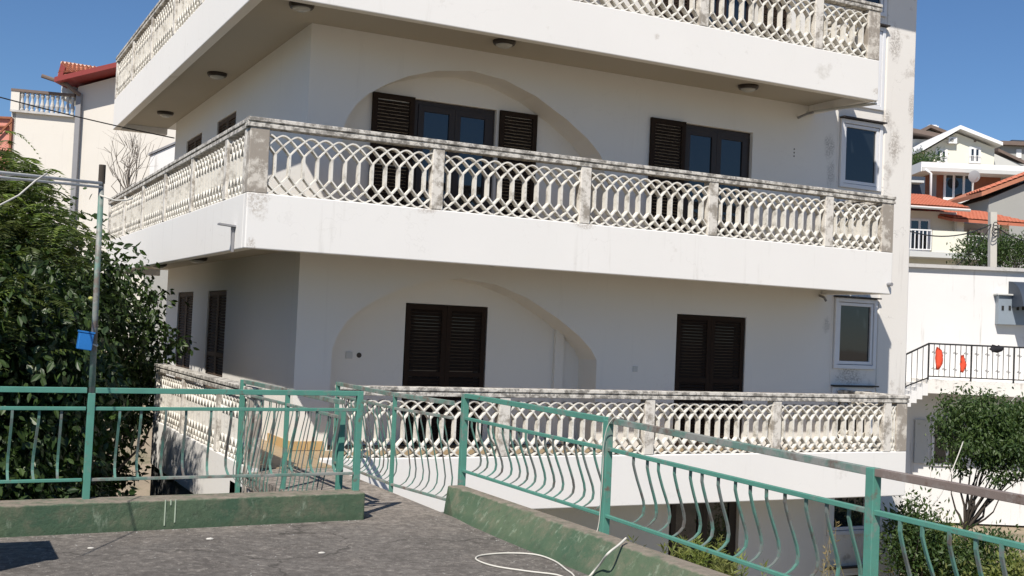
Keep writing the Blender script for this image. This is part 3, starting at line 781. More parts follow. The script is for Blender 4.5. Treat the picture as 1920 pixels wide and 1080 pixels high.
mb.v = []; mb.f = []; mb.box(-.06, .055, -.05, .05, .0605, .072); mb.build('lid', M['blue'], K)
mb = MB(); mb.tube([(1.10 + .035 * math.cos(a), 8.945 + .035 * math.sin(a), 1.355 + .006 * math.sin(3 * a)) for a in np.linspace(0, 6.4, 20)], .007, 6); mb.build('tie', M['rope'], K)

# ------------------------------------------------------------------ ropes, stones, shadow caster
def rope(label, pts, r=.009, name='rope', mat='rope'):
    pts = [np.array(p, float) for p in pts]; out = []
    for i in range(len(pts) - 1):
        p0 = pts[max(i - 1, 0)]; p1 = pts[i]; p2 = pts[i + 1]; p3 = pts[min(i + 2, len(pts) - 1)]
        for k in range(6):
            t = k / 6
            out.append(.5 * ((2 * p1) + (-p0 + p2) * t + (2 * p0 - 5 * p1 + 4 * p2 - p3) * t * t + (-p0 + 3 * p1 - 3 * p2 + p3) * t ** 3))
    out.append(pts[-1]); mb = MB(); mb.tube(out, r, 7)
    return tag(mb.build(name, M[mat], smooth=True), label, 'rope')
def gp(px, py, z=.008):
    d = ray(px, py); t = (z - 1.6) / d[2]; return (C + t * d)
rope('white rope lying in a long loop on the terrace floor', [gp(1062, 1084), gp(1040, 1077), gp(990, 1071), gp(930, 1062), gp(898, 1052), gp(893, 1045), gp(910, 1040), gp(955, 1037), gp(1005, 1040), gp(1040, 1052), gp(1062, 1068), gp(1075, 1078), gp(1080, 1092)], .006)
rope('thick pale cord leaning over the longer kerb top', [gp(1090, 1100, .01), gp(1108, 1078, .02), gp(1125, 1058, .1), gp(1140, 1038, .2), gp(1160, 1022, .235), gp(1174, 1009, .26)], .008)
rope('thin white cord tied to the fence top rail and dangling down', [(4.29, 6.62, 1.03), (4.27, 6.68, 1.04), (4.24, 6.74, .97), (4.24, 6.79, .82), (4.25, 6.8, .7), (4.25, 6.81, .45), (4.24, 6.84, .2), (4.06, 6.82, .02)], .0032)
for (px, py, s, lb) in ((393, 1012, .022, 'small flat white stone chip in the middle of the terrace floor'), (603, 1038, .02, 'small white pebble lying alone nearest the looped rope'), (170, 1029, .018, 'tiny pale stone chip lying near the dark shadow corner')):
    p = gp(px, py, 0); mb = MB(); mb.lathe(p, [(s * .7, 0), (s, s * .25), (s * .7, s * .55), (s * .2, s * .65)], 9)
    o = mb.build('stone_chip', M['stone']); o.scale = (1.3, .8, 1); tag(o, lb, 'stone', 'white stone chips on the terrace')
mb = MB(); mb.lathe((0, 0, 0), [(.36, 0), (.38, .03), (.42, .9), (.45, .95), (.45, 1.0), (.4, 1.0), (.38, .9)], 4)  # unseen block, added and shaped to cast the shadow at lower left
o = mb.build('shadow_caster', M['grey']); o.location = (-.08, 7.62, 0); o.rotation_euler = (0, 0, math.radians(45)); o.scale = (1, 1, .96)
tag(o, 'square grey block added on the terrace just outside the view to cast the dark shadow', 'shadow caster')

def grit():
    mb = MB()
    for i in range(420):
        k = nr.rand()
        if k < .35: y = nr.uniform(5.2, 9.0); x = 3.985 - abs(nr.normal()) * .06
        elif k < .6: x = nr.uniform(.3, 3.2); y = 8.42 + (x + 5) * .0544 - .01 - abs(nr.normal()) * .05
        else: x = nr.uniform(.3, 3.95); y = nr.uniform(6.3, 8.8)
        r = .0025 + .0055 * nr.rand() ** 2; a = nr.rand() * 6.28; c_, s_ = math.cos(a), math.sin(a)
        mb.add([(x + r * c_, y + r * s_, 0), (x - r * s_, y + r * c_, 0), (x - r * c_, y - r * s_, 0), (x + .2 * r, y, r * .7)], [(0, 1, 3), (1, 2, 3), (2, 0, 3)])
    o = mb.build('grit', M['grey']); o['kind'] = 'stuff'
grit()

# ------------------------------------------------------------------ vegetation
def leaves_mesh(name, pos, dirs, size, mat, kind='broad'):
    """pos Nx3, dirs Nx3 (leaf axis), size N"""
    n = len(pos); dirs = dirs / (np.linalg.norm(dirs, axis=1)[:, None] + 1e-9)
    rv = nr.normal(size=(n, 3)); side = np.cross(dirs, rv); side /= np.linalg.norm(side, axis=1)[:, None] + 1e-9
    nrm = np.cross(side, dirs)
    if kind == 'broad': prof = [(0, 0, 0), (.3, .23, -.02), (.65, .2, -.05), (1, 0, -.16), (.65, -.2, -.05), (.3, -.23, -.02)]; mid = True
    elif kind == 'thin': prof = [(0, 0, 0), (.4, .09, 0), (1, 0, -.08), (.4, -.09, 0)]
    else: prof = [(0, 0, 0), (.4, .2, .0), (1, 0, -.1), (.4, -.2, .0)]
    k = len(prof); V = np.zeros((n, k, 3))
    for j, (a, b, c) in enumerate(prof):
        V[:, j] = pos + size[:, None] * (a * dirs + b * side + c * nrm)
    if kind == 'broad':
        base = (np.arange(n) * k)[:, None]
        fa = np.concatenate([base + np.array([[0, 1, 2, 3]]), base + np.array([[0, 3, 4, 5]])], 0)
        ff = fa.tolist()
    else: ff = (np.arange(n)[:, None] * k + np.arange(k)[None]).tolist()
    me = bpy.data.meshes.new(name); me.from_pydata(V.reshape(-1, 3).tolist(), [], ff); me.materials.append(mat)
    return me
def branch(mb, p, q, r0, r1, wob=.1, n=6, seg=5):
    p = np.array(p, float); q = np.array(q, float); pts = []
    L_ = np.linalg.norm(q - p)
    for i in range(seg + 1):
        t = i / seg; pts.append(p + (q - p) * t + (nr.normal(size=3) * wob * L_ * .3 * math.sin(math.pi * t) if 0 < i < seg else 0))
    mb.tube(pts, r0, n, r1, cap=False); return pts
def crown_points(blobs, n, shell=.6, clump=.25, nclump=60):
    """clumped points within ellipsoids (c, r)"""
    vol = np.array([b[1][0] * b[1][1] * b[1][2] for b in blobs]); vol = vol / vol.sum()
    cs = []; 
    for c, r in [blobs[i] for i in nr.choice(len(blobs), nclump, p=vol)]:
        d = nr.normal(size=3); d /= np.linalg.norm(d); rad = shell + (1 - shell) * nr.rand()
        cs.append(np.array(c) + d * np.array(r) * rad)
    cs = np.array(cs); idx = nr.randint(0, nclump, n)
    off = nr.normal(size=(n, 3)) * clump * (.6 + .8 * nr.rand(nclump))[idx][:, None]
    return cs[idx] + off, cs, off
def tree(name, label, base, blobs, n, leaf, mat, lkind='broad', trunk_r=.12, clump=.25, nclump=60, shell=.55, barkm='bark', fork=.5, group=None, droop=-.5, cat='tree', nsingle=0, mask=None):
    root = thing(name, label, cat, tuple(base), group)
    P, cs, off = crown_points(blobs, n, shell, clump, nclump)
    D = off * 1.2 + nr.normal(size=P.shape) * .35 + np.array([0, 0, droop])
    S = leaf * (.6 + .7 * nr.rand(n))
    if mask is not None: k = mask(P); P, D, S, off = P[k], D[k], S[k], off[k]
    if nsingle:     # biggest to the eye: the ones nearest the camera stay single leaves
        dist = (P @ BACK); order = np.argsort(dist + (nr.rand(len(P)) * .5)); si = order[:nsingle]; keep = np.ones(len(P), bool); keep[si] = False
        protos = [leaves_mesh('leaf', np.zeros((1, 3)), np.array([[1., 0, -.1 * j]]), np.array([1.]), mat, lkind) for j in range(4)]
        for j, i in enumerate(si):
            dv = Vector(D[i]).normalized(); e = dv.to_track_quat('X', 'Z').to_euler(); e.rotate_axis('X', nr.rand() * 2 - 1)
            place('leaf', protos[j % 4], P[i], root, rot=e, scale=(S[i],) * 3)
        P, D, S = P[keep], D[keep], S[keep]
    me = leaves_mesh('crown', P - np.array(base), D, S, mat, lkind); cr = place('crown', me, base, root)
    mb = MB(); b = np.array(base, float)
    cen = np.mean([x[0] for x in blobs], 0); fk = b + (cen - b) * fork
    branch(mb, b, fk, trunk_r, trunk_r * .7, .12)
    for c in cs[:max(8, min(18, nclump // 3))]:
        mid = fk + (c - fk) * .5 + nr.normal(size=3) * .1
        branch(mb, fk, mid, trunk_r * .45, trunk_r * .22, .15, 5, 3); branch(mb, mid, c, trunk_r * .22, .006, .15, 4, 3)
    mb.build('trunk', M[barkm], root, org=tuple(base), smooth=True)
    return root
# broad-leaved fruit tree in front of the low left balcony
def clear_balcony(P):      # keeps the crown off the rail, shaped so its shade misses the balcony
    sh = P[:, 0] + .63 * (P[:, 2] + .45); ys = P[:, 1] + .62 * (P[:, 2] - .1)
    w = .12 * np.sin(P[:, 2] * 5 + P[:, 1] * 3)
    return ((P[:, 0] < 2.9) | ((P[:, 1] > 17.65) & (P[:, 0] < 3.9))) & (P[:, 1] > 10.9) & ((sh < 2.8 + w) | (P[:, 1] + 3.05 - P[:, 0] > 17.0)) & ((P @ RIGHT) / (P @ BACK) < -.29 - .03 * np.clip((.2 - P[:, 2]), 0, 1.2) + .015 * np.sin(P[:, 2] * 7))
T1 = tree('fruit_tree', 'dark broad-leaved fruit tree behind the fence reaching the low balcony corner', (.6, 13.2, -3.1),
     [((.3, 12.9, .9), (1.4, 1.2, 1.2)), ((.9, 13.5, .8), (1.1, 1.1, 1.1)), ((-1.2, 12.6, .8), (1.5, 1.2, 1.6)), ((.7, 12.6, -.4), (1.1, 1.0, .9)), ((3.3, 18.5, .9), (.45, .6, .95)), ((2.9, 18.4, .2), (.5, .6, 1.0)), ((2.3, 17.6, .8), (.6, .7, 1.2)), ((1.5, 16.2, .9), (.8, 1.0, 1.1)), ((2.3, 18.0, -1.0), (.7, .8, .9)), ((1.6, 16.5, -1.3), (.8, .8, .9)), ((3.0, 19.0, 1.45), (.55, .7, .6)), ((2.2, 18.6, 1.7), (.8, .8, .6)), ((2.2, 17.0, 1.9), (.6, .6, .6)), ((1.5, 16.4, 2.2), (.8, .7, .6)), ((.8, 15.9, 1.2), (.9, .7, 1.0)), ((.3, 13.6, 2.3), (1.0, .8, .45)), ((1.2, 16.0, .2), (.9, .8, 1.0)), ((0., 12.2, -.9), (1.5, .8, .8)), ((.0, 12.6, 1.8), (1.2, .9, .5)), ((-1.4, 12.3, -.6), (1.4, .8, .9)), ((1.0, 14.2, -.6), (1.0, 1.0, 1.1))],
     82000, .112, M['leafdark'], 'broad', .13, .2, 900, .3, nsingle=240, mask=clear_balcony)
tree('dark_tree', 'dense dark tree filling the gap between the fruit tree and the beige wall', (-2.2, 18, -3.1),
     [((-1.5, 17.2, 1.0), (2.6, 1.5, 2.6)), ((1.0, 18.8, .9), (1.5, 1.8, 2.3)), ((-4.5, 16.5, .5), (2.5, 1.5, 3.)), ((.2, 17.5, -1.2), (1.9, 1.2, 1.7)), ((-.2, 16.6, 1.8), (1.6, 1, 1.3)), ((-3, 16, 2.6), (1.5, 1, 1.0))], 34000, .17, M['leafdark'], 'broad', .15, .3, 420, .25, mask=lambda P: (P[:, 0] < 2.6) & ((P @ RIGHT) / (P @ BACK) < -.315))
for i, (px, py, v) in enumerate(((172, 664, 12.4), (187, 661, 12.4), (96, 652, 12.0), (170, 560, 12.2), (240, 600, 12.8))):
    u, z = uz(px, py, v); p = fw(u, v, z); mb = MB(); mb.lathe(p, [(.005, -.028), (.02, -.022), (.03, 0), (.02, .022), (.005, .028)], 10); o = mb.build('fruit', M['fruit'], T1, smooth=True)

def fronds(root, P0, mat, n, length=.55, name='crown', org=(0, 0, 0)):
    pos = []; dr_ = []; sz = []
    for i in range(n):
        p = P0[i]; a = nr.rand() * 6.28; h = np.array([math.cos(a), math.sin(a), 0]); up = .15 + .5 * nr.rand(); L_ = length * (.6 + .7 * nr.rand())
        m_ = 13; side = np.array([-h[1], h[0], 0])
        for k in range(m_):
            t = (k + 1) / m_; q = p + h * L_ * t + np.array([0, 0, L_ * (up * t - 1.0 * t * t)])
            for s in (-1, 1):
                pos.append(q); dr_.append(side * s + h * .55 + np.array([0, 0, -.35])); sz.append(.12 * (1.1 - .6 * t))
    me = leaves_mesh(name, np.array(pos) - np.array(org), np.array(dr_), np.array(sz), mat, 'thin')
    return place(name, me, org, root)
tree('dark_shrub', 'dark shaded shrub under the low balcony at the foot of the fruit tree', (1.9, 14.2, -3.1),
     [((1.6, 13.6, -1.5), (1.1, 1.6, 1.0)), ((1.9, 16.0, -1.4), (.8, 1.6, 1.1)), ((.6, 12.2, -1.6), (1.2, .8, .8)), ((2.2, 14.6, -1.9), (.7, 1.5, .8))], 15000, .12, M['leafdark'], 'broad', .05, .18, 260, .2, cat='shrub', mask=lambda P: (P[:, 0] < 2.95) & (P[:, 0] + .63 * (P[:, 2] + .7) < 2.95) & (P[:, 1] > 10.8))
V = thing('climbing_vine', 'feathery green vine heaped over the wires behind the green pole', 'vine', (-.5, 12.5, -3.1))
bl = [((-1.6, 13.6, 3.3), (1.5, 1.2, .5)), ((-.4, 13.9, 3.15), (1.2, 1.1, .5)), ((.6, 13.8, 3.0), (.9, .9, .42)), ((1.2, 13.4, 2.75), (.5, .6, .35)), ((-1.2, 12.8, 2.5), (1.8, .9, .6)), ((.5, 13.1, 2.4), (1.1, .8, .45)), ((1.35, 13.3, 2.35), (.4, .5, .4)), ((.5, 12.5, 1.75), (.9, .5, .35)), ((-.9, 12.1, 1.8), (1.2, .5, .4)), ((-2, 12.6, 2.9), (1.2, .7, .6))]
P, _, _ = crown_points(bl, 4200, .1, .13, 420)
P = P[P[:, 0] + .63 * (P[:, 2] - .1) < 2.9]; nv = int(len(P) * .84)
fronds(V, P[:nv], M['leafvine'], nv, .42, 'foliage', (-.5, 12.5, -3.1))
fronds(V, P[nv:], M['leafyellow'], len(P) - nv, .36, 'foliage', (-.5, 12.5, -3.1))
mb = MB()
for i in range(22): branch(mb, P[i], P[i + 30] * .5 + P[i] * .5, .012, .006, .2, 5, 4)
branch(mb, (-.5, 12.5, -3.1), (-.3, 12.6, 2.2), .05, .03, .08); mb.build('stem', M['bark'], V, org=(-.5, 12.5, -3.1))
# bare tree
BT = thing('bare_tree', 'small leafless tree in front of the beige neighbour wall', 'tree', tuple(fw(*([uz(240, 395, 26)[0], 26, -1]))))
mb = MB(); u0, z0 = uz(240, 372, 26); u1, z1 = uz(240, 335, 26)
pts = branch(mb, fw(u0, 26, z0 - 1.2), fw(u1, 26, z1), .05, .03, .05)
for i in range(26):
    du = (nr.rand() - .5) * 1.1; q = fw(u1 + du, 26 + (nr.rand() - .5), z1 + .35 + .75 * nr.rand() - abs(du) * .5)
    s = np.array(pts[-1 - (i % 3)]); pp = branch(mb, s, q, .012, .005, .25, 4, 4)
    for k in range(3): branch(mb, pp[-2], np.array(pp[-1]) + nr.normal(size=3) * .16 + (0, 0, .06), .004, .002, .2, 3, 2)
mb.build('branches', M['greybark'], BT)

# undergrowth below the terrace left and the garden right
def tufts(name, label, cat, pts, mat, h=.4, n=14, sp=.1, wide=.1, kind='thin', lean=.5):
    pos = []; d = []; s = []
    for p in pts:
        for i in range(n):
            pos.append(np.array(p) + np.array([nr.normal() * sp, nr.normal() * sp, 0])); d.append((nr.normal() * lean, nr.normal() * lean, 1)); s.append(h * (.5 + .7 * nr.rand()))
    base = np.array(pts[0]); me = leaves_mesh(name, np.array(pos) - base, np.array(d), np.array(s), mat, kind)
    return place(name, me, base)
pts = [(nr.uniform(-5, 2.6), nr.uniform(10, 19), -3.1) for _ in range(500)]
o = tufts('undergrowth', '', '', pts, M['leafdark'], .9, 10, .3); o['kind'] = 'stuff'
def gpos(px, py, v):
    u, z = uz(px, py, v); return fw(u, v, z)

# ------------------------------------------------------------------ right garden
GZ = -3.1
tree('citrus_tree', 'rounded dark green garden tree in front of the white neighbour house', tuple(fw(uz(1805, 900, 21)[0], 21, GZ)),
     [(tuple(gpos(1865, 800, 21)), (.85, .9, .45)), (tuple(gpos(1790, 805, 21)), (.4, .6, .4)), (tuple(gpos(1770, 760, 21)), (.25, .3, .2)), (tuple(gpos(1850, 752, 21)), (.3, .3, .2)), (tuple(gpos(1905, 760, 21)), (.3, .3, .2)), (tuple(gpos(1775, 850, 21)), (.25, .3, .2)), (tuple(gpos(1750, 770, 21)), (.3, .3, .12)), (tuple(gpos(1812, 765, 21)), (.18, .2, .35)), (tuple(gpos(1735, 835, 21)), (.22, .2, .08)), (tuple(gpos(1885, 850, 20.6)), (.8, .7, .5)), (tuple(gpos(1835, 840, 20.7)), (.7, .6, .5)), (tuple(gpos(1900, 800, 20.7)), (.9, .7, .6)), (tuple(gpos(1785, 760, 21.2)), (.55, .4, .25)), (tuple(gpos(1950, 800, 21)), (.8, .8, .7)), (tuple(gpos(1760, 815, 20.8)), (.3, .3, .3))],
     21000, .085, M['leafgarden'], 'oval', .06, .085, 260, .3, fork=.42)
pts = [fw(nr.uniform(8.0, 13), nr.uniform(15, 22), GZ) for _ in range(220)]
o = tufts('undergrowth', '', '', pts, M['dry'], .55, 14, .25, lean=.6); o['kind'] = 'stuff'
pts = [fw(nr.uniform(6.5, 12), nr.uniform(13.5, 20), GZ) for _ in range(160)]
o = tufts('undergrowth', '', '', pts, M['leafweed'], .5, 14, .2, lean=.7); o['kind'] = 'stuff'
for i, (px, v, zt, r, mt, lb) in enumerate(((1715, 17.5, -.95, .5, 'leafgarden', 'leafy shrub against the tower foot'), (1760, 18, -1.35, .6, 'leafweed', 'bright green shrub below the citrus tree'), (1850, 17, -1.25, .7, 'leafgarden', 'wide green shrub under the citrus tree'), (1910, 16, -1.4, .6, 'leafweed', 'bright shrub at the garden edge below the brown rail'), (1800, 16, -1.9, .6, 'leafweed', 'low pale shrub in the middle of the garden'))):
    u, _ = uz(px, 1000, v); c = fw(u, v, zt)
    tree('garden_shrub', lb, tuple(fw(u, v, GZ)), [(tuple(c - (0, 0, .4)), (r, r, .55)), (tuple(c - (0, 0, .1)), (r * .5, r * .5, .3))], 4200, .085, M[mt], 'oval', .03, .12, 90, .3, group='shrubs in the neighbouring garden', cat='shrub', droop=.2)
def grass_plant(label, base, h, n, mat, ln=.35, lean=.35, spread=.25, tmin=.25):
    root = thing('tall_weed', label, 'weed', tuple(base), 'tall weeds under the balconies'); pos = []; d = []; s = []; mb = MB()
    for i in range(n):
        a = np.array(base) + (nr.normal() * spread, nr.normal() * spread, 0); tp = a + (nr.normal() * lean * h * .4, nr.normal() * lean * h * .4, h * (.6 + .4 * nr.rand()))
        pp = branch(mb, a, tp, .008, .003, .1, 4, 5)
        for k in range(26):
            t = tmin + (1 - tmin) * nr.rand(); q = a + (tp - a) * t; pos.append(q); d.append((nr.normal(), nr.normal(), .7)); s.append(ln * (.4 + .6 * nr.rand()))
    mb.build('stem', M['leafweed'] if mat != 'dry' else M['dry'], root)
    me = leaves_mesh('foliage', np.array(pos) - np.array(base), np.array(d), np.array(s), M[mat], 'thin'); place('foliage', me, base, root)
grass_plant('clump of tall bamboo-like grass in front of the dark ground floor door', (8.78, 11.6, GZ), 2.2, 110, 'leafweed', .17, .16, .3, .7)
grass_plant('thin dry weed growing before the lowest tower window', (11.75, 12.6, GZ), 2.15, 9, 'dry', .12, .2, .2)
grass_plant('dry yellow weed standing at the tower foot beside the shrub', (13.9, 13.0, GZ), 1.3, 12, 'dry', .16, .25, .25)

# ------------------------------------------------------------------ neighbour house on the right (facing frame)
NH = thing('neighbour_house', 'white neighbour house with iron railed balcony and hanging red bags', 'house', tuple(fw(11.5, 30, GZ)))
v0 = 30.0
u_l, z_t = uz(1690, 500, v0); u_r = uz(1990, 500, v0)[0]
_, z_s = uz(1740, 712, v0 - 1.2); 
mb = MB(fw); mb.box(u_l - 1.5, u_r, v0, v0 + 6, z_s - .15, z_t); mb.build('wall', M['neigh'], NH)
mb = MB(fw); mb.box(u_l - 1.6, u_r, v0 - .12, v0 + 6.1, z_t, z_t + .09); mb.build('parapet_cap', M['balgrey'], NH)
vb = v0 - 1.2
ub, zb_ = uz(1740, 737, vb); ub2 = uz(1990, 737, vb)[0]
mb = MB(fw); mb.box(ub, ub2, vb, v0 - .003, zb_, z_s); mb.build('balcony_slab', M['tower'], NH)
mb = MB(fw); mb.box(u_l - 1.5, u_r, v0 + .5, v0 + 5.9, GZ + .1, z_s - .16); mb.build('wall', M['neigh'], NH)
# steps beside the balcony
mb = MB(fw)
for k in range(8): mb.box(ub - .14 * (k + 1), ub - .14 * k - .002, vb, v0 - .004, z_s - .1 * (k + 1) - .3, z_s - .1 * (k + 1))
mb.build('steps', M['neigh'], NH)
zr = uz(1740, 644, vb)[1]
rl = MB(fw); rl.beam((ub, vb + .03, zr), (ub2, vb + .03, zr), .04, .04); rl.beam((ub, vb + .03, z_s + .09), (ub2, vb + .03, z_s + .09), .03, .03)
rl.beam((ub, vb + .03, zr), (ub - .8, vb + .05, zr - .42), .04, .04); rl.beam((ub, vb + .03, z_s + .05), (ub - .8, vb + .05, z_s - .3), .03, .03)
RLo = rl.build('railing', M['iron'], NH)
u = ub; i = 0
while u < ub2:
    mb = MB(fw); w = .035 if i % 8 == 0 else .014
    mb.beam((u, vb + .03, z_s + (.0 if w > .02 else .09)), (u, vb + .03, zr), w, w)
    if i % 2 == 1 and w < .02:
        for zz in (z_s + .28, zr - .22):
            mb.tube([(u + .055 * math.sin(a), vb + .03, zz + .03 * a / 3 * math.cos(a)) for a in np.linspace(-3, 3, 10)], .006, 4)
    mb.build('railing_bar', M['iron'], RLo); u += .135; i += 1
for k in range(1, 6):
    mb = MB(fw); u = ub - .14 * k; mb.beam((u, vb + .04, z_s - .07 * k + .04), (u, vb + .04, zr - .0735 * k), .014, .014); mb.build('railing_bar', M['iron'], RLo)
# window under the balcony
def win(par, px0, py0, px1, py1, v, nm='window', fm='white', muntin=1, rails=False):
    ua, za = uz(px0, py1, v); ubb, zc = uz(px1, py0, v); t = .06 * v / 30
    mb = MB(fw)
    for a, b, c, d in ((ua, ua + t, za, zc), (ubb - t, ubb, za, zc), (ua + t, ubb - t, zc - t, zc), (ua + t, ubb - t, za, za + t)): mb.box(a, b, v - .05, v + .02, c, d)
    for k in range(1, muntin + 1):
        x = ua + (ubb - ua) * k / (muntin + 1); mb.box(x - t / 2, x + t / 2, v - .045, v + .02, za + t, zc - t)
    w = mb.build(nm, M[fm], par)
    for k in range(muntin + 1):
        x = ua + (ubb - ua) * k / (muntin + 1); x2 = ua + (ubb - ua) * (k + 1) / (muntin + 1)
        mb = MB(fw); mb.box(x + t / 2, x2 - t / 2, v - .02, v - .008, za + t, zc - t); mb.build('pane', M['glass'], w)
    if rails:
        for k in range(9):
            x = ua + (ubb - ua) * k / 8; mb = MB(fw); mb.beam((x, v - .12, za), (x, v - .12, za + (zc - za) * .45), .02, .02); mb.build('guard_bar', M['white'], w)
        mb = MB(fw); mb.beam((ua - .05, v - .12, za + (zc - za) * .45), (ubb + .05, v - .12, za + (zc - za) * .45), .03, .03); mb.build('guard_rail', M['white'], w)
    return w
win(NH, 1745, 785, 1806, 872, v0 + .49)
u, z = uz(1742, 788, v0 + .4); mb = MB(fw); mb.box(u - .35, u, v0 + .42, v0 + .47, z - 1.15, z); mb.build('window_shutter', M['palewall'], NH)
win(NH, 1860, 785, 1925, 872, v0 + .49)
# meter box and awning
mb = MB(fw); ua, za = uz(1865, 608, v0); uc, zc = uz(1917, 556, v0); mb.box(ua, uc, v0 - .22, v0 - .003, za, zc); bx = mb.build('meter_box', M['box'], NH, bevel=.01)
mb = MB(fw); mb.box(ua - .06, uc + .05, v0 - .3, v0 - .002, zc + .003, zc + .04); mb.build('hood', M['palewall'], bx)
for px in (1871, 1884, 1899, 1909):
    a, zz = uz(px, 582, v0); mb = MB(fw); mb.box(a, a + .06, v0 - .232, v0 - .218, zz, zz + .12); mb.build('slot', M['iron'], bx)
mb = MB(fw); uc_, zc_ = uz(1925, 570, v0 - .6); n = 14
for i in range(n):
    a0 = math.pi * .5 * i / n + .1; a1 = math.pi * .5 * (i + 1) / n + .1
    q = lambda a: (v0 - 1.0 * math.cos(a) * .9, zc_ - .15 + .75 * math.sin(a))
    (va, zaa), (vb2, zbb) = q(a0), q(a1); mb.quad((uc_ - .22, va, zaa), (uc_ + 1.5, va, zaa), (uc_ + 1.5, vb2, zbb), (uc_ - .22, vb2, zbb))
mb.prism([(uc_ - .22, v0 - .9 * math.cos(a), zc_ - .15 + .75 * math.sin(a)) for a in np.linspace(.1, 1.57, 10)] + [(uc_ - .22, v0 - .01, zc_ - .1)], (.012, 0, 0))
mb.build('awning', M['awn'], NH)
# bags and cloth
def bag(lb, px, py, w, h, mat, name='bag', cat='bag'):
    u, z = uz(px, py, vb - .06); mb = MB(fw); pts = []
    n = 10; rings = []
    for i in range(7):
        t = i / 6; r = w * (.25 + .75 * math.sin(math.pi * min(1, t * .9 + .05)) ** .7)
        for j in range(n):
            a = 2 * math.pi * j / n; pts.append((u + r * math.cos(a) * (1 + .18 * nr.normal()) + .04 * math.sin(3 * t), vb - .05 + .05 * math.sin(a), z - h * t + .02 * nr.normal()))
    ff = [(i * n + j, i * n + (j + 1) % n, (i + 1) * n + (j + 1) % n, (i + 1) * n + j) for i in range(6) for j in range(n)] + [tuple(range(n)), tuple(range(6 * n, 7 * n))]
    mb.add(pts, ff); tag(mb.build(name, M[mat], smooth=True), lb, cat, None)
bag('crumpled orange and red bag hung near the balcony corner post', 1759, 652, .1, .52, 'orange')
bag('small red plastic bag tied to the middle of the iron railing', 1804, 668, .07, .4, 'orange')
bag('black cloth hung over the top of the iron railing', 1866, 648, .16, .15, 'darkcloth', 'cloth', 'cloth')
# cables on the right
def cable(label, pts, r=.012, name='overhead_wire'):
    mb = MB(); mb.tube(pts, r, 5); return tag(mb.build(name, M['wire'], smooth=True), label, 'cable', 'overhead wires')
def sag(a, b, s, n=14):
    a = np.array(a); b = np.array(b); return [a + (b - a) * t - np.array([0, 0, s * 4 * t * (1 - t)]) for t in np.linspace(0, 1, n)]
u, z = uz(1905, 745, 25); rp = [gpos(1905, 743, 25), gpos(1880, 770, 24), gpos(1862, 785, 23), gpos(1855, 789, 22)]
rope('pale rope hanging from the neighbour balcony into the citrus tree', rp, .012)
rope('thin pale cord stretched from the citrus tree down to the garden', [gpos(1806, 828, 19), gpos(1790, 870, 18), gpos(1765, 925, 17), gpos(1745, 950, 16)], .009)

# ------------------------------------------------------------------ hillside houses on the right
def roof_slab(mb, pts, th=.12):
    mb.prism(pts, (0, 0, -th))
def tiles(par, A, B, D, nu, nv, mat, name='roof_tiles'):
    """rows of barrel tiles as one joined part: A,B eave ends, D up-slope vector (facing frame)"""
    A = np.array(A, float); B = np.array(B, float); D = np.array(D, float); mb = MB(fw)
    e = (B - A) / nu; nrm = np.cross(B - A, D); nrm /= np.linalg.norm(nrm)
    if nrm[2] < 0: nrm = -nrm
    hh = np.linalg.norm(e) * .3
    for j in range(nv):
        lo = A + D * j / nv + nrm * .04; hi = A + D * (j + 1.06) / nv + nrm * .01
        for i in range(nu):
            a = lo + e * i; b = hi + e * i
            mb.add([a, a + e * .5 + nrm * hh, a + e, b + e, b + e * .5 + nrm * hh, b], [(0, 1, 4, 5), (1, 2, 3, 4), (0, 2, 1)])
    o = mb.build(name, mat, par); o['kind'] = 'stuff'; return o
# H1: orange roofed house with white balcony
v = 46.0
H1 = thing('hillside_house', 'cream and white house with orange tile roof and white balcony railings', 'house', tuple(fw(16.5, v, 2)), 'houses on the right hillside')
ua = uz(1690, 400, v)[0]; um = uz(1794, 400, v)[0]; uc = uz(1912, 400, v)[0]; z_e = uz(1740, 396, v)[1]; zf = uz(1740, 476, v)[1]
mb = MB(fw); mb.box(ua, um, v, v + 7, zf - 2.2, z_e); mb.build('wall', M['cream'], H1)
mb = MB(fw); mb.box(um + .003, uc, v + 1.6, v + 7, zf - 2.2, uz(1850, 412, v)[1]); mb.build('wall', M['palewall'], H1)
mb = MB(fw); mb.box(ua, um + .05, v - 1.1, v - .003, zf - .22, zf); mb.box(um + .052, uz(1862, 400, v)[0], v - .6, v + 1.59, zf - .2, zf + .1); mb.build('balcony_slab', M['palewall'], H1)
for px in (1795, 1858, 1880):
    u = uz(px, 400, v - .4)[0]; mb = MB(fw); mb.box(u, u + .28, v - .4, v - .12, zf + .1, z_e - .25); mb.build('column', M['cream'], H1)
# roofs
er = uz(1818, 402, v - 1.3)[0]; Dv = 0
mb = MB(fw); A = (ua - .6, v - 1.3, z_e + .08); Bp = (er, v - 1.3, z_e + .02)
roof_slab(mb, [A, Bp, (er - 1.5, v + 2.3, z_e + .95), (ua - .6, v + 2.3, z_e + 1.0)]); r1 = mb.build('roof', M['rooftile2'], H1)
tiles(r1, A, Bp, (-.4, 3.6, .92), 22, 8, M['rooftile2'])
A = (er - .5, v - .9, z_e - .35); Bp = (uz(1925, 415, v)[0], v - .9, z_e - .45)
mb = MB(fw); roof_slab(mb, [A, Bp, (Bp[0] - 1.6, v + 2.5, z_e + .35), (A[0] - 1, v + 2.5, z_e + .42)]); r2 = mb.build('roof', M['rooftile2'], H1)
tiles(r2, A, Bp, (-.9, 3.3, .8), 22, 7, M['rooftile2'])
mb = MB(fw); mb.tube([(ua - .6, v - 1.36, z_e), (er, v - 1.36, z_e - .06)], .06, 6); mb.build('gutter', M['palewall'], H1)
win(H1, 1702, 411, 1744, 471, v - .02, 'balcony_door', 'white', 1)
win(H1, 1816, 432, 1842, 462, v + 1.55, 'balcony_door', 'white', 1)
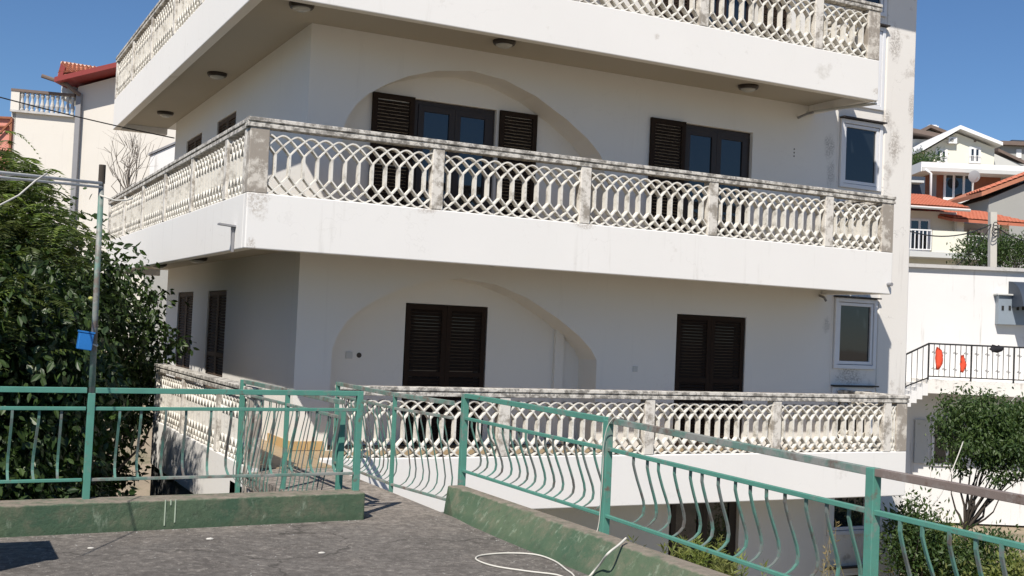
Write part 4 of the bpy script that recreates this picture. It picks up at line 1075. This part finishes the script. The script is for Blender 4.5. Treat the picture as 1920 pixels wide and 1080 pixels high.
def railing(par, px0, px1, vv, zb, zt, mat, step=.16):
    a = uz(px0, 450, vv)[0]; b = uz(px1, 450, vv)[0]; mb = MB(fw); mb.beam((a, vv, zt), (b, vv, zt), .06, .05); mb.beam((a, vv, zb + .08), (b, vv, zb + .08), .05, .04); r = mb.build('railing', mat, par)
    u = a
    while u <= b: mb = MB(fw); mb.beam((u, vv, zb + .08), (u, vv, zt), .035, .035); mb.build('railing_bar', mat, r); u += step
railing(H1, 1700, 1746, v - 1.05, zf, zf + .85, M['white']); railing(H1, 1794, 1858, v - .55, zf + .1, zf + .75, M['white'])
ub = uz(1747, 450, v - 1)[0]; mb = MB(fw); mb.box(ub, um, v - 1.06, v - .98, zf, zf + .85); mb.build('parapet', M['cream'], H1)
# bushes at its foot and utility pole
for (px, py, r, lb) in ((1830, 478, .9, 'green bush below the white railing beside the utility pole'), (1895, 472, 1.1, 'taller green bush behind the white parapet right of the utility pole')):
    c = gpos(px, py, 38)
    tree('hillside_bush', lb, tuple(c - (0, 0, 2.)), [(tuple(c), (r, r * .7, .55)), (tuple(c + (.4, -.2, .1)), (r * .8, r * .7, .4))], 2600, .12, M['leafgarden'], 'oval', .06, .16, 60, .4, group='bushes above the neighbour wall', cat='bush', droop=.1)
UP = thing('utility_pole', 'square pale concrete utility pole standing behind the white parapet', 'utility pole', tuple(gpos(1860, 560, 35)))
mb = MB(); mb.beam(gpos(1860, 560, 35), gpos(1861, 398, 35), .2, .2); mb.build('pole', M['concretepole'], UP)
mb = MB(); p = gpos(1862, 424, 34.8)
for k in range(3): mb.tube([p + (.12 * math.cos(a) * (1 + .2 * k), -.1, .12 * math.sin(a) - .1 * k) for a in np.linspace(0, 6.2, 10)], .015, 4)
mb.build('wire_coil', M['wire'], UP)
cable('overhead wire running from the utility pole towards the white tower', sag(gpos(1858, 421, 34.9), gpos(1700, 432, 30), .25), .018)
cable('overhead wire running from the utility pole out over the orange roof', sag(gpos(1863, 421, 34.9), gpos(1990, 440, 40), .4), .018)
cable('thin wire sloping down from the utility pole past the cream parapet', sag(gpos(1858, 424, 34.9), gpos(1690, 505, 31), .7), .012)
# H2 brick house with white flat roof
v = 60.0
H2 = thing('hillside_house', 'brick house with white flat roof edge, tall panes and a satellite dish', 'house', tuple(fw(24, v, 5)), 'houses on the right hillside')
a, zt = uz(1742, 320, v); b = uz(2010, 320, v)[0]; zb = uz(1742, 376, v)[1]
mb = MB(fw); mb.box(a, b, v, v + 9, zb - 4, zt); mb.build('wall', M['brick'], H2)
a2, z2 = uz(1727, 321, v - 1); _, z3 = uz(1727, 303, v - 1)
mb = MB(fw); mb.box(a2, b, v - 1, v + 9.2, z2, z3); mb.build('roof', M['white'], H2)
mb = MB(fw); mb.box(a2 + .05, b, v - 1.08, v - 1.002, z2 + .02, z2 + (z3 - z2) * .45); mb.build('roof_edge', M['palewall'], H2)
mb = MB(fw)
rows = int((zt - zb + 1.2) / .24)
win(H2, 1768, 325, 1826, 374, v - .02, 'window', 'white', 2)
for px in (1745, 1876): u = uz(px, 340, v)[0]; mb = MB(fw); mb.box(u, u + .3, v - .03, v - .001, zb, zt - .01); mb.build('concrete_column', M['grey'], H2)
mb = MB(fw); mb.box(uz(1764, 376, v)[0], uz(1850, 376, v)[0], v - .4, v - .002, zb - .12, zb + .05); mb.build('window_sill', M['white'], H2)
mb = MB(fw); mb.tube([(a2 + .2, v - 1.05, z2 + .1), (a2 + .5, v - 1.05, z2 - .1), (a2 + .52, v - 1.05, zb - 1)], .07, 8); mb.build('downpipe', M['white'], H2, smooth=True)
win(H2, 1912, 322, 1960, 352, v - .02, 'window', 'grey', 1)
D = thing('satellite_dish', 'grey round satellite dish on a post before the brick house', 'satellite dish', tuple(gpos(1822, 372, v - 1.4)))
mb = MB(fw); u, z = uz(1826, 331, v - 1.4); n = 20; vv = []; ff = []
for i in range(5):
    r = .31 * 1.0 * i / 4 * 1.0
    for j in range(n): an = 2 * math.pi * j / n; vv.append((u + r * math.cos(an), v - 1.5 + .5 * r * r - .15 * r * math.sin(an), z + r * math.sin(an)))
for i in range(4):
    for j in range(n): ff.append((i * n + j, i * n + (j + 1) % n, (i + 1) * n + (j + 1) % n, (i + 1) * n + j))
mb.add(vv, ff); mb.build('dish', M['dish'], D, smooth=True)
mb = MB(fw); mb.tube([(u, v - 1.4, z), (u - .02, v - 1.35, z - .5), (u - .05, v - 1.35, z - 1.25)], .035, 6); mb.tube([(u, v - 1.5, z - .28), (u + .02, v - 1.9, z - .1)], .015, 5); mb.build('mast', M['palewall'], D)
# H3 gabled cream house
v = 75.0
H3 = thing('hillside_house', 'cream gabled house with white roof edge and two barred windows', 'house', tuple(fw(28, v, 8)), 'houses on the right hillside')
al, zl = uz(1722, 286, v); ap, za = uz(1793, 245, v); ar, zr_ = uz(1872, 276, v); zb = uz(1793, 318, v)[1]
lw = uz(1733, 300, v)[0]; rw = uz(1864, 300, v)[0]
def gz(u): return za + (zl - za) * (ap - u) / (ap - al) if u < ap else za + (zr_ - za) * (u - ap) / (ar - ap)
mb = MB(fw); mb.prism([(lw, v, zb - 3), (rw, v, zb - 3), (rw, v, gz(rw) - .15), (ap, v, za - .15), (lw, v, gz(lw) - .15)], (0, 9, 0)); mb.build('wall', M['cream'], H3)
mb = MB(fw); mb.prism([(al, v - .7, zl), (ap, v - .7, za), (ap, v - .7, za + .25), (al, v - .7, zl + .22)], (0, 9.5, 0)); mb.prism([(ap + .002, v - .7, za), (ar, v - .7, zr_), (ar, v - .7, zr_ + .22), (ap + .002, v - .7, za + .25)], (0, 9.5, 0)); mb.build('roof', M['white'], H3)
win(H3, 1753, 280, 1776, 306, v - .02, 'window', 'white', 1, True); win(H3, 1816, 276, 1839, 306, v - .02, 'window', 'white', 1, True)
mb = MB(fw); a, z = uz(1775, 270, v); b, zc = uz(1791, 259, v); mb.box(a, b, v - .35, v - .003, z, zc); ac = mb.build('air_conditioner', M['white'], H3)
mb = MB(fw); mb.tube([((a * .62 + b * .38), v - .362, (z + zc) / 2), ((a * .62 + b * .38), v - .352, (z + zc) / 2)], .13, 12); mb.build('fan_grille', M['grey'], ac)
mb = MB(fw); a, z = uz(1826, 266, v); mb.box(a, a + .12, v - .1, v - .003, z, z + .12); mb.build('wall_lamp', M['brownroof'], H3)
mb = MB(fw); a, z = uz(1872, 278, v + 1); b, zz = uz(1925, 303, v + 1)
mb.prism([(a, v + 1, z), (b, v + 1, zz), (b, v + 1, zz - .2), (a, v + 1, z - .2)], (0, 5, 1)); mb.build('side_roof', M['brownroof'], H3)
mb = MB(fw); mb.prism([(a - .3, v + 1.2, z - .3), (b, v + 1.2, zz - .3), (b, v + 1.2, zz - 3), (a - .3, v + 1.2, zz - 3)], (0, 4, 0)); mb.build('side_wall', M['palewall'], H3)
# H4, H6, H5
v = 92.0
H4 = thing('hillside_house', 'small olive house with brown roof and pale chimney behind the tower', 'house', tuple(fw(33, v, 12)), 'houses on the right hillside')
a, z = uz(1722, 256, v); p_, zp = uz(1741, 241, v); b, zb2 = uz(1772, 252, v)
mb = MB(fw); mb.prism([(a, v, z - .1), (p_, v, zp - .1), (b, v, zb2 - .1), (b, v, z - 4), (a, v, z - 4)], (0, 6, 0)); mb.build('wall', M['grey'], H4)
mb = MB(fw); mb.prism([(a - .5, v - .5, z - .2), (p_, v - .5, zp), (p_, v - .5, zp + .25), (a - .5, v - .5, z)], (0, 7, 0)); mb.prism([(p_ + .002, v - .5, zp), (b + .6, v - .5, zb2 - .3), (b + .6, v - .5, zb2), (p_ + .002, v - .5, zp + .25)], (0, 7, 0)); mb.build('roof', M['brownroof'], H4)
u, z5 = uz(1750, 243, v + 2); mb = MB(fw); mb.box(u - .35, u + .35, v + 2, v + 2.7, z5 - .6, z5 + .2); mb.box(u - .42, u + .42, v + 1.95, v + 2.75, z5 + .2, z5 + .32); mb.box(u - .3, u + .3, v + 2.1, v + 2.6, z5 + .32, z5 + .42); mb.build('chimney', M['white'], H4)
win(H4, 1737, 252, 1744, 262, v - .02, 'window', 'brownroof', 0)
H4b = thing('hillside_house', 'low pale house with grey brown eaves showing left of the cream gable', 'house', tuple(fw(28, 80, 9)), 'houses on the right hillside')
a, z = uz(1700, 252, 82); b, z2_ = uz(1745, 262, 82); mb = MB(fw); mb.box(a, b, 82, 87, z2_ - 4, z2_); mb.build('wall', M['palewall'], H4b)
mb = MB(fw); mb.prism([(a, 81, z), (b + .3, 81, z2_), (b + .3, 81, z2_ + .3), (a, 81, z + .3)], (0, 6, .4)); mb.build('roof', M['brownroof'], H4b)
v = 88.0
H6 = thing('hillside_house', 'dark grey roofed house at the top of the hill behind the brown side roof', 'house', tuple(fw(38, v, 13)), 'houses on the right hillside')
a, z = uz(1878, 273, v); b, z2_ = uz(1960, 268, v); mb = MB(fw); mb.box(a, b, v, v + 7, z - 3.5, z); mb.build('wall', M['grey'], H6)
mb = MB(fw); mb.box(a - .3, b + .3, v - .5, v + 7.5, z, z + .3); mb.build('roof', M['brownroof'], H6)
u, zc = uz(1903, 266, v); mb = MB(fw); mb.box(u, u + 3, v + .5, v + 4, zc - .4, zc + .25); mb.build('roof_room', M['awn'], H6)
win(H6, 1905, 280, 1915, 296, v - .02, 'window', 'white', 1)
v = 52.0
H5 = thing('hillside_house', 'grey walled house with sloping orange roof edge right of the brick house', 'house', tuple(fw(23, v, 4)), 'houses on the right hillside')
a, z = uz(1842, 366, v); b, z2_ = uz(1960, 322, v); mb = MB(fw)
mb.prism([(a + .3, v, z - .15), (b, v, z2_ - .15), (b, v, z - 4), (a + .3, v, z - 4)], (0, 6, 0)); mb.build('wall', M['grey'], H5)
mb = MB(fw); mb.prism([(a - .2, v - .4, z - .1), (b, v - .4, z2_), (b, v - .4, z2_ + .18), (a - .2, v - .4, z + .1)], (0, 7, 0)); mb.build('roof', M['rooftile'], H5)
tiles(H5, (a - .2, v - .4, z + .12), (a - .1, v + 1.6, z + .12), np.array([b - a, 0, z2_ - z + .02]), 6, 12, M['rooftile2'])
for (px, py, v_, r, lb) in ((1740, 300, 70, .9, 'small green tree left of the cream gabled house'), (1716, 305, 68, .9, 'dark green tree close behind the tower edge')):
    c = gpos(px, py, v_); tree('hillside_tree', lb, tuple(c - (0, 0, 2.6)), [(tuple(c), (r, r, .6)), (tuple(c + (-.5, .2, -.6)), (r, r, .6))], 1500, .18, M['leafgarden'], 'oval', .1, .22, 40, .4, group='trees between the hillside houses', droop=.1)
v = 56.0
H7 = thing('garden_shed', 'dark shed with stacked pale planks beside the brick house', 'shed', tuple(fw(19.6, v, 3)))
a, z = uz(1700, 330, v); b = uz(1735, 330, v)[0]; zb = uz(1700, 380, v)[1]; mb = MB(fw); mb.box(a, b, v, v + 3, zb - 2, z); mb.build('shed_wall', M['awn'], H7)
mb = MB(fw); mb.box(a, b - .3, v - .7, v - .02, uz(1700, 345, v)[1], uz(1700, 341, v)[1]); mb.build('shelf', M['palewall'], H7)

# ------------------------------------------------------------------ beige neighbour house on the left
v = 44.0
LH = thing('beige_house', 'beige house with red trimmed tile roof and balustraded roof terrace', 'house', tuple(fw(-14, v, 2)))
a, zt = uz(22, 210, v); b, zt2 = uz(143, 221, v)
mb = MB(fw); mb.prism([(a, v, -1), (b, v, -1), (b, v, zt2), (a, v, zt)], (0, 7, 0)); mb.build('wall', M['beige'], LH)
c, zr1 = uz(143, 163, v); d, zr2 = uz(215, 142, v); e_, zr3 = uz(420, 90, v)
mb = MB(fw); mb.prism([(b + .002, v - .003, -1), (e_, v - .003, -1), (e_, v - .003, zr3), (b + .002, v - .003, zr1)], (0, 9, 0)); mb.build('wall', M['beige'], LH)
mb = MB(fw); mb.prism([(c - .5, v - .9, zr1 - .02), (e_, v - .9, zr3 - .02), (e_, v - .9, zr3 + .17), (c - .5, v - .9, zr1 + .17)], (0, 10, 0)); mb.build('roof', M['redtrim'], LH)
# dormer with tiles
t0, tz0 = uz(118, 140, v); t1, tz1 = uz(205, 139, v); q0, qz0 = uz(115, 119, v + 1.6); q1, qz1 = uz(196, 132, v + 1.6)
mb = MB(fw); mb.prism([(t0 - .15, v + .3, tz0 - .1), (t0 + .35, v + .3, tz0 - .1), (t0 + .35, v + .3, tz0 - .9), (t0 - .15, v + .3, tz0 - .9)], (0, 2, 0)); mb.build('dormer_wall', M['palewall'], LH)
tb = MB(fw); tb.prism([(t0 - .2, v, tz0), (t1, v, tz1 + .1), (q1, v + 1.6, qz1), (q0, v + 1.6, qz0)], (0, 0, -.1)); dm = tb.build('dormer_roof', M['rooftile'], LH)
for j in range(5):
    for i in range(11):
        s0 = i / 11; s1 = (i + 1) / 11; r0 = j / 5; r1 = (j + 1.1) / 5
        def bl_(s, r): 
            A = np.array([t0 - .2, v, tz0]) * (1 - s) + np.array([t1, v, tz1 + .1]) * s; Bq = np.array([q0, v + 1.6, qz0]) * (1 - s) + np.array([q1, v + 1.6, qz1]) * s
            return A * (1 - r) + Bq * r
        up = np.array([0, -.03, .05]); h_ = np.array([0, -.06, .09])
        m_ = (s0 + s1) / 2; mb = MB(fw)
        mb.add([bl_(s0, r0) + up, bl_(m_, r0) + up + h_, bl_(s1, r0) + up, bl_(s1, r1) + up * .4, bl_(m_, r1) + up * .4 + h_, bl_(s0, r1) + up * .4], [(0, 1, 4, 5), (1, 2, 3, 4), (0, 2, 1)])
        mb.build('roof_tile', M['rooftile'], dm)
for i in range(6):
    s = i / 6; A = np.array([q0, v + 1.6, qz0]) * (1 - s) + np.array([q1, v + 1.6, qz1]) * s; Bq = A + (np.array([q1, v + 1.6, qz1]) - np.array([q0, v + 1.6, qz0])) / 6 * 1.05
    mb = MB(fw); mb.tube([A, Bq], .09, 8, .11); mb.build('ridge_tile', M['ridge'], dm, smooth=True)
mb = MB(fw); g0, gz0 = uz(114, 119, v - .05); g1, gz1 = uz(106, 153, v - .05)
mb.prism([(g0, v - .05, gz0), (g1, v - .05, gz1), (g1 + .16, v - .05, gz1), (g0 + .18, v - .05, gz0 - .15)], (0, .12, 0)); mb.build('barge_board', M['redtrim'], LH)
g = uz(146, 157, v - .1)[0]; mb = MB(fw); mb.box(g, g + .19, v - .2, v - .004, -1, zr1 - .3); mb.build('downpipe', M['gutter'], LH)
mb = MB(fw); mb.tube([(g + .15, v - .2, zr1 - .35), (g - .3, v - .5, zr1 + .0), (g - 1.2, v - .6, zr1 + .25)], .08, 8); mb.build('gutter', M['brownroof'], LH)
# roof terrace balustrade
A0 = np.array([a, v - .05, zt]); A1 = np.array([b - .05, v - .05, zt2]); hb = .85
mb = MB(fw); mb.beam(A0 + (0, 0, hb), A1 + (0, 0, hb), .25, .1); bo = mb.build('balustrade_rail', M['brownroof'], LH)
mb = MB(fw); mb.beam(A0 + (0, 0, .04), A1 + (0, 0, .04), .25, .08); mb.build('balustrade_base', M['balgrey'], LH)
mb = MB(fw); mb.box(a, a + .33, v - .15, v + .2, zt, zt + hb - .05); mb.build('balustrade_post', M['beige'], LH)
pm = MB(); pm.lathe((0, 0, 0), [(.07, 0), (.07, .06), (.045, .1), (.085, .26), (.05, .42), (.04, .5), (.075, .62), (.06, .68), (.07, .72)], 10); pme = pm.mesh('baluster', M['balgrey'])
for i in range(11):
    P_ = A0 + (A1 - A0) * ((i + 2.1) / 12.6); w = fw(*P_); place('baluster', pme, w + np.array([0, 0, .08]), LH)
bk = uz(-60, 200, v + 5)
mb = MB(fw); mb.beam((a + .1, v, zt + hb), (a - 1.8, v + 5, zt + hb), .25, .12); mb.build('balustrade_rail', M['gutter'], LH)
mb = MB(fw); mb.prism([(a + .02, v, -1), (a - 1.8, v + 5, -1), (a - 1.8, v + 5, zt + hb - .1), (a + .02, v, zt + hb - .1)], (.15, 0, 0)); mb.build('wall', M['beige'], LH)
# pink shed wall with bars
v = 32.0; PB = thing('pink_gate', 'faded pink panel with rusty crossed bars beyond the vine', 'gate', tuple(fw(-15, v, 1)))
a, z = uz(-40, 219, v); b, z2_ = uz(24, 222, v); mb = MB(fw); mb.box(a, b, v, v + .1, z2_ - 4, z2_); mb.build('panel', M['pink'], PB)
mb = MB(fw); mb.beam((a, v - .06, z2_), (b, v - .06, z2_), .06, .06); mb.beam((b, v - .06, z2_), (b, v - .06, z2_ - 2), .06, .06); mb.beam((a, v - .08, z2_ - 1.2), (b, v - .08, z2_ - .1), .05, .05); mb.beam((a, v - .05, z2_ - .25), (b, v - .05, z2_ - .25), .04, .04); mb.build('frame', M['rustbar'], PB)
v = 36.0; WP = thing('parapet_house', 'low white parapet with dark coping beyond the far end of the balconies', 'wall', tuple(fw(-11, v, 4)))
a, z = uz(282, 292, v); b, z2_ = uz(400, 240, v)
mb = MB(fw); mb.prism([(a, v, z - .9), (b, v, z2_ - .7), (b, v, z2_ + .02), (a, v, z)], (0, 3, 0)); mb.build('parapet', M['neigh'], WP)
mb = MB(fw); mb.prism([(a - .05, v - .06, z + .004), (b, v - .06, z2_ + .024), (b, v - .06, z2_ + .08), (a - .05, v - .06, z + .07)], (0, 3.1, 0)); mb.build('coping', M['gutter'], WP)
mb = MB(fw); mb.prism([(a, v + .1, -2), (b, v + .1, -2), (b, v + .1, z - 1.1), (a, v + .1, z - .95)], (0, 2.8, 0)); mb.build('wall', M['grey'], WP)
cable('black cable crossing in front of the beige neighbour wall', sag(gpos(-20, 177, 20), gpos(327, 259, 22), .03), .012)
